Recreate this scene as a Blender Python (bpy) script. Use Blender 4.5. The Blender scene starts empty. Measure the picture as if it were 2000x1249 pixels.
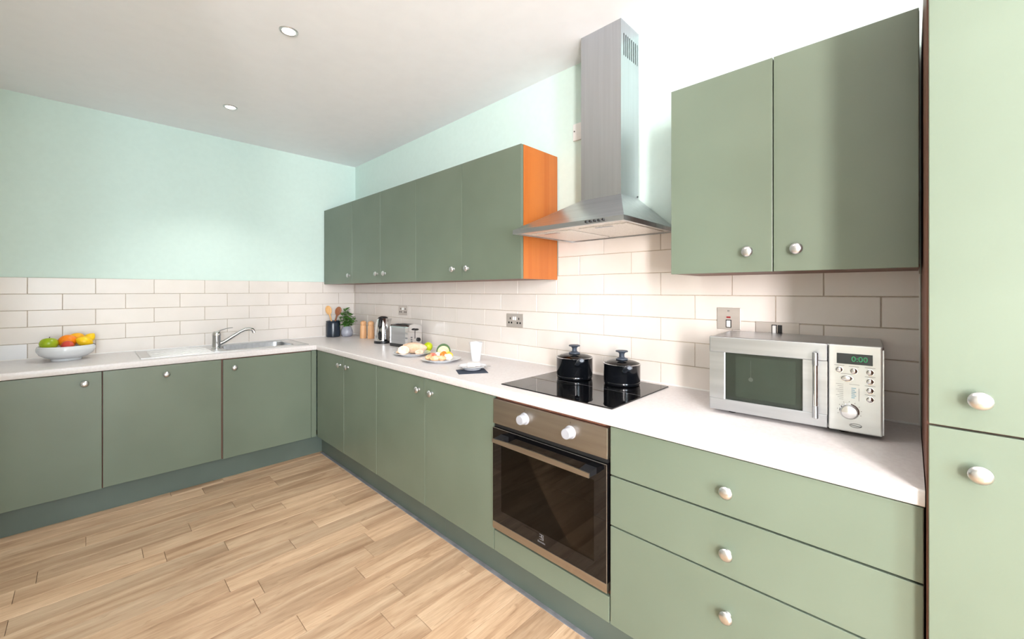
import bpy, bmesh, math, random
from mathutils import Vector, Matrix
R = math.radians
random.seed(7)
S = bpy.context.scene
C = S.collection

# ------------------------------------------------------------------ camera
CAM = Vector((-1.925, -4.143, 1.3525))
YAW = 45.828
cd = bpy.data.cameras.new('camera'); cam = bpy.data.objects.new('camera', cd); C.objects.link(cam)
cam.location = CAM; cam.rotation_euler = (R(90), 0, R(-YAW))
cd.sensor_width = 36.0; cd.lens = 801 * 36 / 2000; cd.shift_y = -55.5 / 2000; cd.clip_start = 0.01
S.camera = cam
FWD = Vector((math.sin(R(YAW)), math.cos(R(YAW)), 0)); RGT = Vector((math.cos(R(YAW)), -math.sin(R(YAW)), 0))

# ------------------------------------------------------------------ world, lights, exposure
w = bpy.data.worlds.new('sky'); S.world = w; w.use_nodes = True
w.node_tree.nodes['Background'].inputs[0].default_value = (0.80, 0.90, 1.0, 1)
w.node_tree.nodes['Background'].inputs[1].default_value = 1.0
KEY, REAR, SPOT = 188, 165, 32
KEYC, REARC, SPOTC = (1.0, 0.94, 0.94), (0.74, 0.88, 1.0), (1.0, 0.97, 0.95)
def area(name, loc, rot, sx, sy, power, col):
    l = bpy.data.lights.new(name, 'AREA'); l.shape = 'RECTANGLE'; l.size = sx; l.size_y = sy
    l.energy = power; l.color = col
    o = bpy.data.objects.new(name, l); C.objects.link(o); o.location = loc; o.rotation_euler = rot
    return o
area('key_light_side', (-3.36, -5.90, 1.62), (R(90), 0, R(-90)), 0.50, 1.7, KEY, KEYC)  # key light, set close for its falloff; the opening for it is added
area('added_fill_rear', (-2.91, -7.68, 1.50), (R(90), 0, R(0)), 0.70, 1.8, REAR, REARC)  # added fill light, no daylight source known here
vs = S.view_settings
vs.view_transform = 'Standard'; vs.look = 'None'; vs.gamma = 1.0; vs.use_curve_mapping = False
vs.exposure = 0.40

# ------------------------------------------------------------------ materials
def lin(c):
    return tuple(((v / 255) / 12.92 if v / 255 <= 0.04045 else ((v / 255 + 0.055) / 1.055) ** 2.4) for v in c)
def mat(name, rgb, rough=0.5, metal=0.0, spec=0.5, coat=0.0, emit=None, estr=0.0, aniso=0.0):
    m = bpy.data.materials.new(name); m.use_nodes = True
    b = m.node_tree.nodes['Principled BSDF']
    b.inputs['Base Color'].default_value = (*lin(rgb), 1)
    b.inputs['Roughness'].default_value = rough; b.inputs['Metallic'].default_value = metal
    b.inputs['Specular IOR Level'].default_value = spec; b.inputs['Coat Weight'].default_value = coat
    b.inputs['Coat Roughness'].default_value = 0.06
    if aniso: b.inputs['Anisotropic'].default_value = aniso
    if emit: b.inputs['Emission Color'].default_value = (*lin(emit), 1); b.inputs['Emission Strength'].default_value = estr
    return m
def noise_mix(m, c1, c2, scale, stretch=(1, 1, 1), detail=4, rand=0.0, bump=0.0, lo=0.35, hi=0.65, space='Object', dist=0.0):
    """colour varied by stretched noise; rand adds per-object brightness variation"""
    nt = m.node_tree; N = nt.nodes; L = nt.links; b = N['Principled BSDF']
    tc = N.new('ShaderNodeTexCoord') if space == 'Object' else N.new('ShaderNodeNewGeometry')
    src = tc.outputs['Object'] if space == 'Object' else tc.outputs['Position']
    oi = N.new('ShaderNodeObjectInfo')
    ad = N.new('ShaderNodeVectorMath'); ad.operation = 'MULTIPLY_ADD'
    L.new(src, ad.inputs[0]); ad.inputs[1].default_value = stretch
    sc = N.new('ShaderNodeVectorMath'); sc.operation = 'SCALE'; sc.inputs[0].default_value = (31, 17, 23)
    L.new(oi.outputs['Random'], sc.inputs['Scale']); L.new(sc.outputs[0], ad.inputs[2])
    nz = N.new('ShaderNodeTexNoise'); nz.inputs['Scale'].default_value = scale; nz.inputs['Detail'].default_value = detail
    nz.inputs['Distortion'].default_value = dist
    L.new(ad.outputs[0], nz.inputs['Vector'])
    cr = N.new('ShaderNodeValToRGB'); cr.color_ramp.elements[0].position = lo; cr.color_ramp.elements[1].position = hi
    cr.color_ramp.elements[0].color = (*lin(c1), 1); cr.color_ramp.elements[1].color = (*lin(c2), 1)
    L.new(nz.outputs['Fac'], cr.inputs[0])
    out = cr.outputs[0]
    if rand:
        hs = N.new('ShaderNodeHueSaturation'); mr = N.new('ShaderNodeMapRange')
        mr.inputs['To Min'].default_value = 1 - rand; mr.inputs['To Max'].default_value = 1 + rand
        L.new(oi.outputs['Random'], mr.inputs['Value']); L.new(mr.outputs[0], hs.inputs['Value']); L.new(out, hs.inputs['Color']); out = hs.outputs[0]
    L.new(out, b.inputs['Base Color'])
    if bump:
        bp = N.new('ShaderNodeBump'); bp.inputs['Strength'].default_value = bump; bp.inputs['Distance'].default_value = 0.002
        L.new(nz.outputs['Fac'], bp.inputs['Height']); L.new(bp.outputs[0], b.inputs['Normal'])
    return m
def glass(name, tint, rough=0.02, ior=1.5):
    m = bpy.data.materials.new(name); m.use_nodes = True; nt = m.node_tree; N = nt.nodes; L = nt.links
    N.remove(N['Principled BSDF'])
    t = N.new('ShaderNodeBsdfTransparent'); t.inputs[0].default_value = (*tint, 1)
    g = N.new('ShaderNodeBsdfGlossy'); g.inputs['Roughness'].default_value = rough
    f = N.new('ShaderNodeFresnel'); f.inputs[0].default_value = ior
    mx = N.new('ShaderNodeMixShader'); L.new(f.outputs[0], mx.inputs[0]); L.new(t.outputs[0], mx.inputs[1]); L.new(g.outputs[0], mx.inputs[2])
    L.new(mx.outputs[0], N['Material Output'].inputs[0]); return m

M = {}
M['green'] = noise_mix(mat('sage_green_paint', (103, 114, 98), 0.34, spec=0.5), (101, 112, 96), (106, 117, 101), 3, detail=2)
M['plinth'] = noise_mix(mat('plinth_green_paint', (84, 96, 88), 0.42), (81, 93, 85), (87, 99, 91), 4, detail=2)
M['mint'] = noise_mix(mat('mint_wall_paint', (214, 234, 226), 0.85, spec=0.2), (213, 233, 225), (215, 235, 227), 30, detail=2)
M['white_wall'] = noise_mix(mat('white_wall_paint', (236, 234, 228), 0.9, spec=0.2), (234, 232, 226), (238, 236, 231), 20, detail=2)
M['ceiling'] = noise_mix(mat('ceiling_paint', (246, 248, 251), 0.9, spec=0.15), (245, 247, 250), (247, 249, 252), 12, detail=2)
M['tile'] = noise_mix(mat('cream_tile_glaze', (229, 221, 213), 0.27, spec=0.5), (227, 219, 211), (231, 223, 216), 6, rand=0.015, space='Object')
M['white_tile'] = noise_mix(mat('white_tile_glaze', (236, 236, 238), 0.25), (234, 234, 236), (238, 238, 240), 6)
M['grout'] = noise_mix(mat('tile_grout', (188, 174, 156), 0.9), (182, 168, 150), (196, 182, 165), 60)
M['worktop'] = noise_mix(mat('worktop_laminate', (215, 209, 207), 0.30, spec=0.5), (211, 205, 203), (219, 214, 212), 90, detail=5)
M['sealant'] = mat('white_sealant', (240, 238, 234), 0.5)
M['oak'] = mat('oak_plank', (196, 164, 130), 0.42, spec=0.4)
M['subfloor'] = noise_mix(mat('dark_subfloor', (120, 95, 72), 0.8), (112, 88, 66), (128, 102, 78), 20)
M['carcass'] = noise_mix(mat('carcass_brown', (112, 70, 54), 0.5), (104, 63, 48), (120, 77, 60), 8, (1, 1, 0.1))
M['cherry'] = noise_mix(mat('cherry_wood_panel', (178, 98, 38), 0.42), (173, 92, 33), (185, 106, 45), 10, (2.2, 2.2, 0.10), detail=6, bump=0.03)
M['steel'] = noise_mix(mat('brushed_steel', (190, 193, 197), 0.30, 1.0), (184, 187, 191), (196, 199, 203), 40, (1, 0.06, 1), detail=3)
M['steel_v'] = noise_mix(mat('brushed_steel_upright', (190, 193, 197), 0.34, 1.0), (187, 190, 194), (193, 196, 200), 60, (1, 1, 0.03), detail=3)
M['steel_warm'] = noise_mix(mat('warm_brushed_steel', (170, 162, 152), 0.34, 1.0), (165, 157, 147), (175, 167, 157), 40, (1, 0.06, 1), detail=3)
M['sink_steel'] = noise_mix(mat('satin_sink_steel', (208, 207, 207), 0.42, 1.0), (203, 202, 202), (213, 212, 212), 40, (0.06, 1, 1), detail=3)
M['chrome'] = noise_mix(mat('polished_chrome', (215, 215, 216), 0.07, 1.0), (212, 212, 213), (218, 218, 219), 5)
M['nickel'] = noise_mix(mat('satin_nickel', (214, 214, 216), 0.28, 1.0), (209, 209, 211), (219, 219, 221), 30)
M['black_glass'] = noise_mix(mat('black_glass', (9, 9, 11), 0.025, spec=0.5), (8, 8, 10), (11, 11, 13), 3)
M['black_plastic'] = noise_mix(mat('black_plastic', (22, 23, 26), 0.38), (19, 20, 23), (26, 27, 30), 30)
M['black_enamel'] = noise_mix(mat('black_enamel', (10, 12, 16), 0.14, spec=0.6), (8, 10, 14), (13, 15, 19), 10)
M['slate_plastic'] = noise_mix(mat('slate_grey_plastic', (58, 66, 78), 0.45), (54, 62, 74), (63, 71, 83), 30)
M['dark_gap'] = noise_mix(mat('dark_recess', (14, 13, 13), 0.7), (12, 11, 11), (17, 16, 16), 20)
M['white_ceramic'] = noise_mix(mat('white_ceramic', (224, 226, 229), 0.14, coat=0.3), (222, 224, 227), (227, 229, 232), 6)
M['white_plastic'] = noise_mix(mat('white_plastic', (240, 240, 238), 0.35), (238, 238, 236), (243, 243, 241), 20)
M['grey_plastic'] = noise_mix(mat('silver_plastic', (160, 161, 167), 0.42), (156, 157, 163), (164, 165, 171), 30)
M['stone_grey'] = noise_mix(mat('grey_ceramic', (158, 160, 172), 0.3), (148, 150, 164), (170, 172, 182), 25)
M['navy'] = noise_mix(mat('navy_ceramic', (30, 40, 52), 0.22), (26, 35, 46), (36, 47, 60), 20)
M['soil'] = noise_mix(mat('potting_soil', (60, 44, 34), 0.95), (48, 34, 26), (74, 56, 44), 80)
M['leaf'] = noise_mix(mat('leaf_green', (74, 128, 52), 0.45), (54, 104, 40), (104, 156, 70), 60, lo=0.3, hi=0.7)
M['beech'] = noise_mix(mat('beech_wood', (214, 164, 116), 0.45), (204, 152, 104), (224, 176, 130), 20, (3, 3, 0.2))
M['pale_wood'] = noise_mix(mat('pale_wood', (222, 172, 112), 0.5), (214, 162, 100), (230, 182, 124), 30, (3, 3, 0.3))
M['dark_wood'] = noise_mix(mat('dark_wood', (142, 88, 56), 0.5), (128, 76, 46), (158, 100, 66), 30, (3, 3, 0.3))
M['apple_green'] = noise_mix(mat('green_apple_skin', (168, 190, 34), 0.3), (150, 176, 24), (186, 202, 50), 12)
M['apple_red'] = noise_mix(mat('red_apple_skin', (196, 52, 52), 0.28), (180, 36, 40), (214, 84, 60), 14)
M['orange'] = noise_mix(mat('orange_peel', (255, 138, 10), 0.42), (252, 130, 6), (255, 148, 20), 90, bump=0.25)
M['mango'] = noise_mix(mat('amber_fruit_skin', (255, 178, 14), 0.36), (250, 164, 8), (255, 192, 30), 10)
M['lemon'] = noise_mix(mat('yellow_fruit_skin', (255, 205, 12), 0.38), (252, 196, 6), (255, 214, 30), 14)
M['lime'] = noise_mix(mat('lime_skin', (206, 222, 20), 0.35), (190, 210, 12), (220, 232, 40), 20, bump=0.1)
M['stalk'] = noise_mix(mat('fruit_stalk', (52, 34, 20), 0.8), (42, 26, 14), (62, 42, 26), 40)
M['bread'] = noise_mix(mat('bread_crumb', (232, 210, 188), 0.85), (222, 192, 164), (240, 224, 206), 40, detail=6, bump=0.5)
M['crust'] = noise_mix(mat('bread_crust', (222, 188, 158), 0.8), (208, 166, 130), (234, 208, 184), 22, detail=6, bump=0.4)
M['chicken'] = noise_mix(mat('cooked_chicken', (222, 176, 132), 0.6), (206, 146, 94), (234, 202, 164), 40, detail=5, bump=0.4)
M['tomato'] = noise_mix(mat('tomato_skin', (224, 92, 34), 0.25), (214, 70, 28), (240, 140, 40), 30)
M['ham'] = noise_mix(mat('cured_ham', (214, 92, 72), 0.4), (196, 66, 54), (234, 136, 108), 45)
M['egg'] = noise_mix(mat('soft_white_food', (228, 220, 206), 0.5), (220, 210, 194), (234, 228, 218), 30)
M['avo_skin'] = noise_mix(mat('avocado_skin', (52, 84, 40), 0.5), (38, 66, 30), (68, 102, 50), 60, bump=0.4)
M['avo_flesh'] = noise_mix(mat('avocado_flesh', (234, 232, 156), 0.5), (216, 222, 120), (246, 238, 186), 12)
M['pip'] = noise_mix(mat('avocado_hollow', (240, 218, 176), 0.5), (232, 206, 160), (246, 228, 192), 30)
M['yolk'] = noise_mix(mat('yellow_pepper', (250, 196, 54), 0.35), (244, 184, 40), (254, 208, 72), 30)
M['slate'] = noise_mix(mat('dark_slate_cloth', (46, 56, 72), 0.8), (40, 50, 66), (53, 63, 79), 120)
M['butter'] = noise_mix(mat('white_cheese', (230, 229, 225), 0.5), (228, 227, 222), (233, 232, 228), 20)
M['oven_glass'] = glass('oven_door_glass', (0.32, 0.30, 0.28), 0.02, 1.38)
M['mw_glass'] = glass('microwave_door_glass', (0.80, 0.84, 0.80), 0.04, 1.45)
M['lid_glass'] = glass('clear_lid_glass', (0.93, 0.95, 0.95), 0.02, 1.45)
M['oven_inner'] = noise_mix(mat('oven_cavity_enamel', (70, 62, 58), 0.4), (62, 54, 50), (78, 70, 66), 20)
M['mw_inner'] = noise_mix(mat('microwave_mesh', (68, 77, 71), 0.5), (65, 74, 68), (71, 80, 74), 10)
M['mw_frame'] = noise_mix(mat('microwave_mesh_frame', (48, 55, 50), 0.4), (45, 52, 47), (51, 58, 53), 10)
M['lens'] = mat('lamp_lens', (255, 250, 240), 0.3, emit=(255, 238, 214), estr=9.0)
M['hood_lens'] = mat('hood_lamp_lens', (245, 240, 232), 0.35)
M['display'] = mat('clock_display_dark', (16, 30, 30), 0.12)
M['digits'] = mat('clock_digits', (50, 150, 100), 0.4, emit=(60, 200, 130), estr=0.16)
M['ink'] = mat('grey_print', (150, 152, 154), 0.6)
M['blue_ink'] = mat('blue_print', (140, 186, 204), 0.6)
M['dark_ink'] = mat('dark_print', (70, 70, 72), 0.6)
M['mark'] = mat('etched_mark', (120, 120, 122), 0.5)
M['red'] = mat('red_neon', (150, 28, 34), 0.3)
M['strip'] = noise_mix(mat('grey_floor_seal', (128, 128, 132), 0.3), (118, 118, 122), (140, 140, 144), 20)
M['plate_steel'] = noise_mix(mat('satin_plate_steel', (196, 188, 181), 0.38, 0.45), (192, 184, 177), (200, 192, 185), 40, (1, 0.06, 1))
M['silver_panel'] = noise_mix(mat('silver_panel', (216, 219, 218), 0.34, 0.55), (213, 216, 215), (219, 222, 221), 40, (1, 0.06, 1), detail=3)
M['filter'] = noise_mix(mat('aluminium_filter', (226, 222, 216), 0.45, 0.6), (216, 212, 206), (234, 230, 225), 180)

# oak: grain along world X, per-plank tone
def oak_nodes(m):
    nt = m.node_tree; N = nt.nodes; L = nt.links; b = N['Principled BSDF']
    g = N.new('ShaderNodeNewGeometry'); oi = N.new('ShaderNodeObjectInfo')
    def stretched(sx, sy, k):
        a = N.new('ShaderNodeVectorMath'); a.operation = 'MULTIPLY_ADD'; L.new(g.outputs['Position'], a.inputs[0]); a.inputs[1].default_value = (sx, sy, 1)
        s = N.new('ShaderNodeVectorMath'); s.operation = 'SCALE'; s.inputs[0].default_value = (k, k * 0.7, k * 1.3); L.new(oi.outputs['Random'], s.inputs['Scale']); L.new(s.outputs[0], a.inputs[2]); return a.outputs[0]
    n1 = N.new('ShaderNodeTexNoise'); n1.inputs['Scale'].default_value = 1.0; n1.inputs['Detail'].default_value = 8; n1.inputs['Distortion'].default_value = 0.9
    L.new(stretched(1.5, 14, 40), n1.inputs['Vector'])
    n2 = N.new('ShaderNodeTexNoise'); n2.inputs['Scale'].default_value = 1.0; n2.inputs['Detail'].default_value = 5
    L.new(stretched(14, 190, 90), n2.inputs['Vector'])
    n3 = N.new('ShaderNodeTexNoise'); n3.inputs['Scale'].default_value = 1.0; n3.inputs['Detail'].default_value = 3; n3.inputs['Distortion'].default_value = 2.0
    L.new(stretched(5, 22, 70), n3.inputs['Vector'])
    r1 = N.new('ShaderNodeValToRGB'); e = r1.color_ramp.elements
    e[0].position = 0.28; e[0].color = (*lin((160, 127, 98)), 1); e[1].position = 0.72; e[1].color = (*lin((216, 188, 157)), 1)
    x = e.new(0.5); x.color = (*lin((194, 163, 132)), 1)
    L.new(n1.outputs['Fac'], r1.inputs[0])
    m1 = N.new('ShaderNodeMix'); m1.data_type = 'RGBA'; m1.blend_type = 'MULTIPLY'; m1.inputs['Factor'].default_value = 0.30
    r2 = N.new('ShaderNodeValToRGB'); r2.color_ramp.elements[0].position = 0.35; r2.color_ramp.elements[0].color = (0.55, 0.5, 0.46, 1); r2.color_ramp.elements[1].position = 0.6; r2.color_ramp.elements[1].color = (1, 1, 1, 1)
    L.new(n2.outputs['Fac'], r2.inputs[0]); L.new(r1.outputs[0], m1.inputs['A']); L.new(r2.outputs[0], m1.inputs['B'])
    r3 = N.new('ShaderNodeValToRGB'); r3.color_ramp.elements[0].position = 0.62; r3.color_ramp.elements[0].color = (1, 1, 1, 1); r3.color_ramp.elements[1].position = 0.74; r3.color_ramp.elements[1].color = (0.62, 0.56, 0.5, 1)
    L.new(n3.outputs['Fac'], r3.inputs[0])
    m2 = N.new('ShaderNodeMix'); m2.data_type = 'RGBA'; m2.blend_type = 'MULTIPLY'; m2.inputs['Factor'].default_value = 0.6
    L.new(m1.outputs['Result'], m2.inputs['A']); L.new(r3.outputs[0], m2.inputs['B'])
    hs = N.new('ShaderNodeHueSaturation'); mr = N.new('ShaderNodeMapRange'); mr.inputs['To Min'].default_value = 0.82; mr.inputs['To Max'].default_value = 1.13
    L.new(oi.outputs['Random'], mr.inputs['Value']); L.new(mr.outputs[0], hs.inputs['Value'])
    L.new(m2.outputs['Result'], hs.inputs['Color']); L.new(hs.outputs[0], b.inputs['Base Color'])
    bp = N.new('ShaderNodeBump'); bp.inputs['Strength'].default_value = 0.12; bp.inputs['Distance'].default_value = 0.001
    L.new(n2.outputs['Fac'], bp.inputs['Height']); L.new(bp.outputs[0], b.inputs['Normal'])
oak_nodes(M['oak'])

# ------------------------------------------------------------------ mesh helpers
class MB:
    def __init__(s): s.bm = bmesh.new(); s.sharp = 35
    def box(s, x0, x1, y0, y1, z0, z1, bev=0.0, seg=2):
        x0, x1 = sorted((x0, x1)); y0, y1 = sorted((y0, y1)); z0, z1 = sorted((z0, z1))
        t = bmesh.new(); bmesh.ops.create_cube(t, size=1)
        for v in t.verts: v.co = Vector(((x0 + x1) / 2 + v.co.x * (x1 - x0), (y0 + y1) / 2 + v.co.y * (y1 - y0), (z0 + z1) / 2 + v.co.z * (z1 - z0)))
        if bev: bmesh.ops.bevel(t, geom=list(t.edges), offset=bev, segments=seg, profile=0.5, affect='EDGES'); s.sharp = 16
        return s._add(t)
    def _add(s, t, mtx=None):
        if mtx is not None: bmesh.ops.transform(t, matrix=mtx, verts=t.verts)
        me = bpy.data.meshes.new('t'); t.to_mesh(me); t.free(); s.bm.from_mesh(me); bpy.data.meshes.remove(me); return s
    def lathe(s, prof, loc=(0, 0, 0), axis=(0, 0, 1), seg=32, scale=(1, 1, 1)):
        """prof: list of (r, h) from start to end; closed at ends if r==0"""
        t = bmesh.new(); rings = []
        for r, hh in prof:
            if r < 1e-6: rings.append([t.verts.new((0, 0, hh))])
            else: rings.append([t.verts.new((r * math.cos(2 * math.pi * i / seg), r * math.sin(2 * math.pi * i / seg), hh)) for i in range(seg)])
        for a, b in zip(rings, rings[1:]):
            for i in range(seg):
                j = (i + 1) % seg
                if len(a) == 1 and len(b) == 1: continue
                if len(a) == 1: t.faces.new((a[0], b[j], b[i]))
                elif len(b) == 1: t.faces.new((a[i], a[j], b[0]))
                else: t.faces.new((a[i], a[j], b[j], b[i]))
        bmesh.ops.recalc_face_normals(t, faces=t.faces)
        q = Vector((0, 0, 1)).rotation_difference(Vector(axis)).to_matrix().to_4x4()
        return s._add(t, Matrix.Translation(loc) @ q @ Matrix.Diagonal((*scale, 1)))
    def cyl(s, p0, p1, r0, r1=None, seg=20, bev=0.0):
        p0 = Vector(p0); p1 = Vector(p1); r1 = r0 if r1 is None else r1; L = (p1 - p0).length
        pr = [(0, 0), (r0 - bev, 0), (r0, bev), (r1, L - bev), (r1 - bev, L), (0, L)] if bev else [(0, 0), (r0, 0), (r1, L), (0, L)]
        return s.lathe(pr, p0, (p1 - p0).normalized(), seg)
    def ball(s, c, r, scale=(1, 1, 1), rot=None, seg=20, rings=12):
        t = bmesh.new(); bmesh.ops.create_uvsphere(t, u_segments=seg, v_segments=rings, radius=r)
        mt = Matrix.Translation(c) @ (rot.to_4x4() if rot else Matrix.Identity(4)) @ Matrix.Diagonal((*scale, 1))
        return s._add(t, mt)
    def tube(s, pts, r, seg=12, caps=True, ry=None):
        """sweep a (round or elliptical) section along pts; r may be a list"""
        pts = [Vector(p) for p in pts]; t = bmesh.new(); rings = []; n = len(pts)
        up = Vector((0, 0, 1))
        for i, p in enumerate(pts):
            d = (pts[min(i + 1, n - 1)] - pts[max(i - 1, 0)]).normalized()
            a = d.cross(up)
            if a.length < 1e-3: a = d.cross(Vector((1, 0, 0)))
            a.normalize(); b = a.cross(d).normalized(); rr = r[i] if isinstance(r, (list, tuple)) else r
            r2 = rr if ry is None else (ry[i] if isinstance(ry, (list, tuple)) else ry)
            rings.append([t.verts.new(p + a * rr * math.cos(2 * math.pi * k / seg) + b * r2 * math.sin(2 * math.pi * k / seg)) for k in range(seg)])
        for A, B in zip(rings, rings[1:]):
            for k in range(seg): t.faces.new((A[k], A[(k + 1) % seg], B[(k + 1) % seg], B[k]))
        if caps: t.faces.new(rings[0]); t.faces.new(rings[-1])
        bmesh.ops.recalc_face_normals(t, faces=t.faces); return s._add(t)
    def hexa(s, v8):
        """8 corners: bottom 4 then top 4 in the same order"""
        t = bmesh.new(); v = [t.verts.new(p) for p in v8]
        for f in ((3, 2, 1, 0), (4, 5, 6, 7), (0, 1, 5, 4), (1, 2, 6, 5), (2, 3, 7, 6), (3, 0, 4, 7)): t.faces.new([v[i] for i in f])
        bmesh.ops.recalc_face_normals(t, faces=t.faces); return s._add(t)
    def prism(s, poly, z0, z1, bev=0.0):
        t = bmesh.new(); a = [t.verts.new((x, y, z0)) for x, y in poly]; b = [t.verts.new((x, y, z1)) for x, y in poly]
        n = len(poly); t.faces.new(a[::-1]); t.faces.new(b)
        for i in range(n): t.faces.new((a[i], a[(i + 1) % n], b[(i + 1) % n], b[i]))
        bmesh.ops.recalc_face_normals(t, faces=t.faces)
        if bev: bmesh.ops.bevel(t, geom=[e for e in t.edges], offset=bev, segments=2, profile=0.5, affect='EDGES')
        return s._add(t)
    def xform(s, mtx): bmesh.ops.transform(s.bm, matrix=mtx, verts=s.bm.verts); return s
    def mesh(s, name):
        me = bpy.data.meshes.new(name); s.bm.to_mesh(me); s.bm.free()
        for p in me.polygons: p.use_smooth = True
        me.set_sharp_from_angle(angle=R(s.sharp)); return me
def text_mb(txt, size, mtx, depth=0.0004):
    cu = bpy.data.curves.new('txt', 'FONT'); cu.body = txt; cu.size = size; cu.extrude = depth; cu.align_x = 'CENTER'; cu.align_y = 'CENTER'
    o = bpy.data.objects.new('txt', cu); C.objects.link(o)
    me = bpy.data.meshes.new_from_object(o.evaluated_get(bpy.context.evaluated_depsgraph_get()))
    m = MB(); m.bm.from_mesh(me); bmesh.ops.transform(m.bm, matrix=mtx, verts=m.bm.verts)
    bpy.data.objects.remove(o); bpy.data.curves.remove(cu); bpy.data.meshes.remove(me); return m
def setp(o, label=None, cat=None, group=None, kind=None):
    if label: o['label'] = label
    if cat: o['category'] = cat
    if group: o['group'] = group
    if kind: o['kind'] = kind
    return o
def thing(name, label, cat, loc=(0, 0, 0), rz=0.0, group=None):
    o = bpy.data.objects.new(name, None); o.empty_display_size = 0.05; C.objects.link(o)
    o.location = loc; o.rotation_euler = (0, 0, rz); return setp(o, label, cat, group)
def root(o):
    while o.parent: o = o.parent
    return o
def part(name, mb, m, parent, local=False, label=None):
    """mesh given in world space (or in the thing's own space if local)"""
    if not local: mb.xform(Matrix.Translation(-root(parent).location))
    me = mb.mesh(name); me.materials.append(M[m]); o = bpy.data.objects.new(name, me); C.objects.link(o); o.parent = parent
    if label: o['label'] = label
    return o
def inst(name, me, parent, loc, rot=(0, 0, 0)):
    """shared-mesh part at world loc"""
    o = bpy.data.objects.new(name, me); C.objects.link(o); o.parent = parent; o.location = Vector(loc) - root(parent).location; o.rotation_euler = rot; return o
def solo(name, mb, m, label, cat, loc=(0, 0, 0), group=None, rz=0.0, local=True):
    if not local: mb.xform(Matrix.Translation(-Vector(loc)))
    me = mb.mesh(name); me.materials.append(M[m]); o = bpy.data.objects.new(name, me); C.objects.link(o); o.location = loc; o.rotation_euler = (0, 0, rz)
    return setp(o, label, cat, group)
def struct(name, mb, m):
    me = mb.mesh(name); me.materials.append(M[m]); o = bpy.data.objects.new(name, me); C.objects.link(o); o['kind'] = 'structure'; return o

# ------------------------------------------------------------------ room shell
H = 2.64; XL = -2.51; XF = -3.30; YR = -4.00; YF = -7.60
floor = struct('floor', MB().box(XF - .1, .1, YF - .1, .1, -.10, -.006), 'subfloor')
struct('ceiling', MB().box(XF - .1, .1, YF - .1, .1, H, H + .1), 'ceiling')
wall_back = struct('wall_back', MB().box(XL - .1, .1, 0, .1, 0, H), 'mint')
wall_right = struct('wall_right', MB().box(0, .1, YF - .1, 0, 0, H), 'mint')
struct('added_wall_left', MB().box(XL - .1, XL, YR, 0, 0, H), 'white_wall')  # unseen wall, added to block the key from the back wall's left
struct('added_wall_return', MB().box(XF - .1, XL - .1, YR, YR + .1, 0, H), 'white_wall')  # unseen return, closes off the added light-blocking wall
m = MB(); wy0, wy1, wz0, wz1 = -6.18, -5.62, .72, 2.52
m.box(XF - .1, XF, YF, wy0, 0, H).box(XF - .1, XF, wy1, YR, 0, H).box(XF - .1, XF, wy0, wy1, 0, wz0).box(XF - .1, XF, wy0, wy1, wz1, H)
struct('wall_left_far', m, 'white_wall')  # unseen wall, brought close to carry the key light
m = MB(); vx0, vx1, vz0, vz1 = -3.28, -2.54, .57, 2.43
m.box(XF - .1, vx0, YF - .1, YF, 0, H).box(vx1, 0, YF - .1, YF, 0, H).box(vx0, vx1, YF - .1, YF, 0, vz0).box(vx0, vx1, YF - .1, YF, vz1, H)
struct('wall_front', m, 'white_wall')
def window_frame(name, mb): return struct(name, mb, 'white_plastic')
m = MB(); f = .045
m.box(XF - .07, XF - .03, wy0, wy0 + f, wz0, wz1).box(XF - .07, XF - .03, wy1 - f, wy1, wz0, wz1).box(XF - .07, XF - .03, wy0 + f, wy1 - f, wz0, wz0 + f).box(XF - .07, XF - .03, wy0 + f, wy1 - f, wz1 - f, wz1)
window_frame('added_window_1', m)  # added frame round the key light
m = MB()
for x in (vx0, (vx0 + vx1) / 2 - f / 2, vx1 - f): m.box(x, x + f, YF - .07, YF - .03, vz0, vz1)
m.box(vx0 + f, vx1 - f, YF - .07, YF - .03, vz0, vz0 + f).box(vx0 + f, vx1 - f, YF - .07, YF - .03, vz1 - f, vz1)
window_frame('added_window_2', m)  # added frame round the fill light

# floor planks (rows along X); a few joints where the photograph shows them
random.seed(11)
PW = 0.118
plank_cache = {}
def plank(x0, x1, y0, y1):
    x0 += .0008; x1 -= .0008; y0 += .0008; y1 -= .0008
    o = bpy.data.objects.new('plank', MB().box(x0, x1, y0, y1, -.006, 0, .0009, 1).mesh('plank')); o.data.materials.append(M['oak']); C.objects.link(o); o.parent = floor
joints = {0: [-1.55, -1.26], 3: [-1.94, -1.01], 5: [-1.525, -1.21], 4: [-0.60], 6: [-2.16, -1.735], 7: [-0.80], 8: [-1.42], 11: [-1.485], 12: [-0.855], 13: [-1.425], 16: [-0.95]}
y = -.535; i = 0; nplank = 0
while y > YF:
    y1 = max(y - PW, YF); xe = -.0 if y1 > -99 else 0
    left = XL if y > YR + .02 else XF
    js = sorted(joints.get(i, [])) if i in joints else []
    if not js and y > -4.6:
        x = -.55 - random.uniform(.1, .9)
        while x > left + .4: js.append(x); x -= random.choice((.42, .62, .93, .93, 1.2))
        js.sort()
    elif y <= -4.6: js = [random.uniform(-1.3, -.5), random.uniform(-2.7, -1.7)]; js.sort()
    else:
        x = js[0] - random.uniform(.5, .9)
        if x > left + .3: js.insert(0, x)
        x = js[-1] + random.uniform(.5, .8)
        if x < -.7: js.append(x)
    xs = [left] + js + [-.50 if y > -4.15 else 0]
    for a, b in zip(xs, xs[1:]): plank(a, b, y1, y); nplank += 1
    y = y1; i += 1

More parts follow.
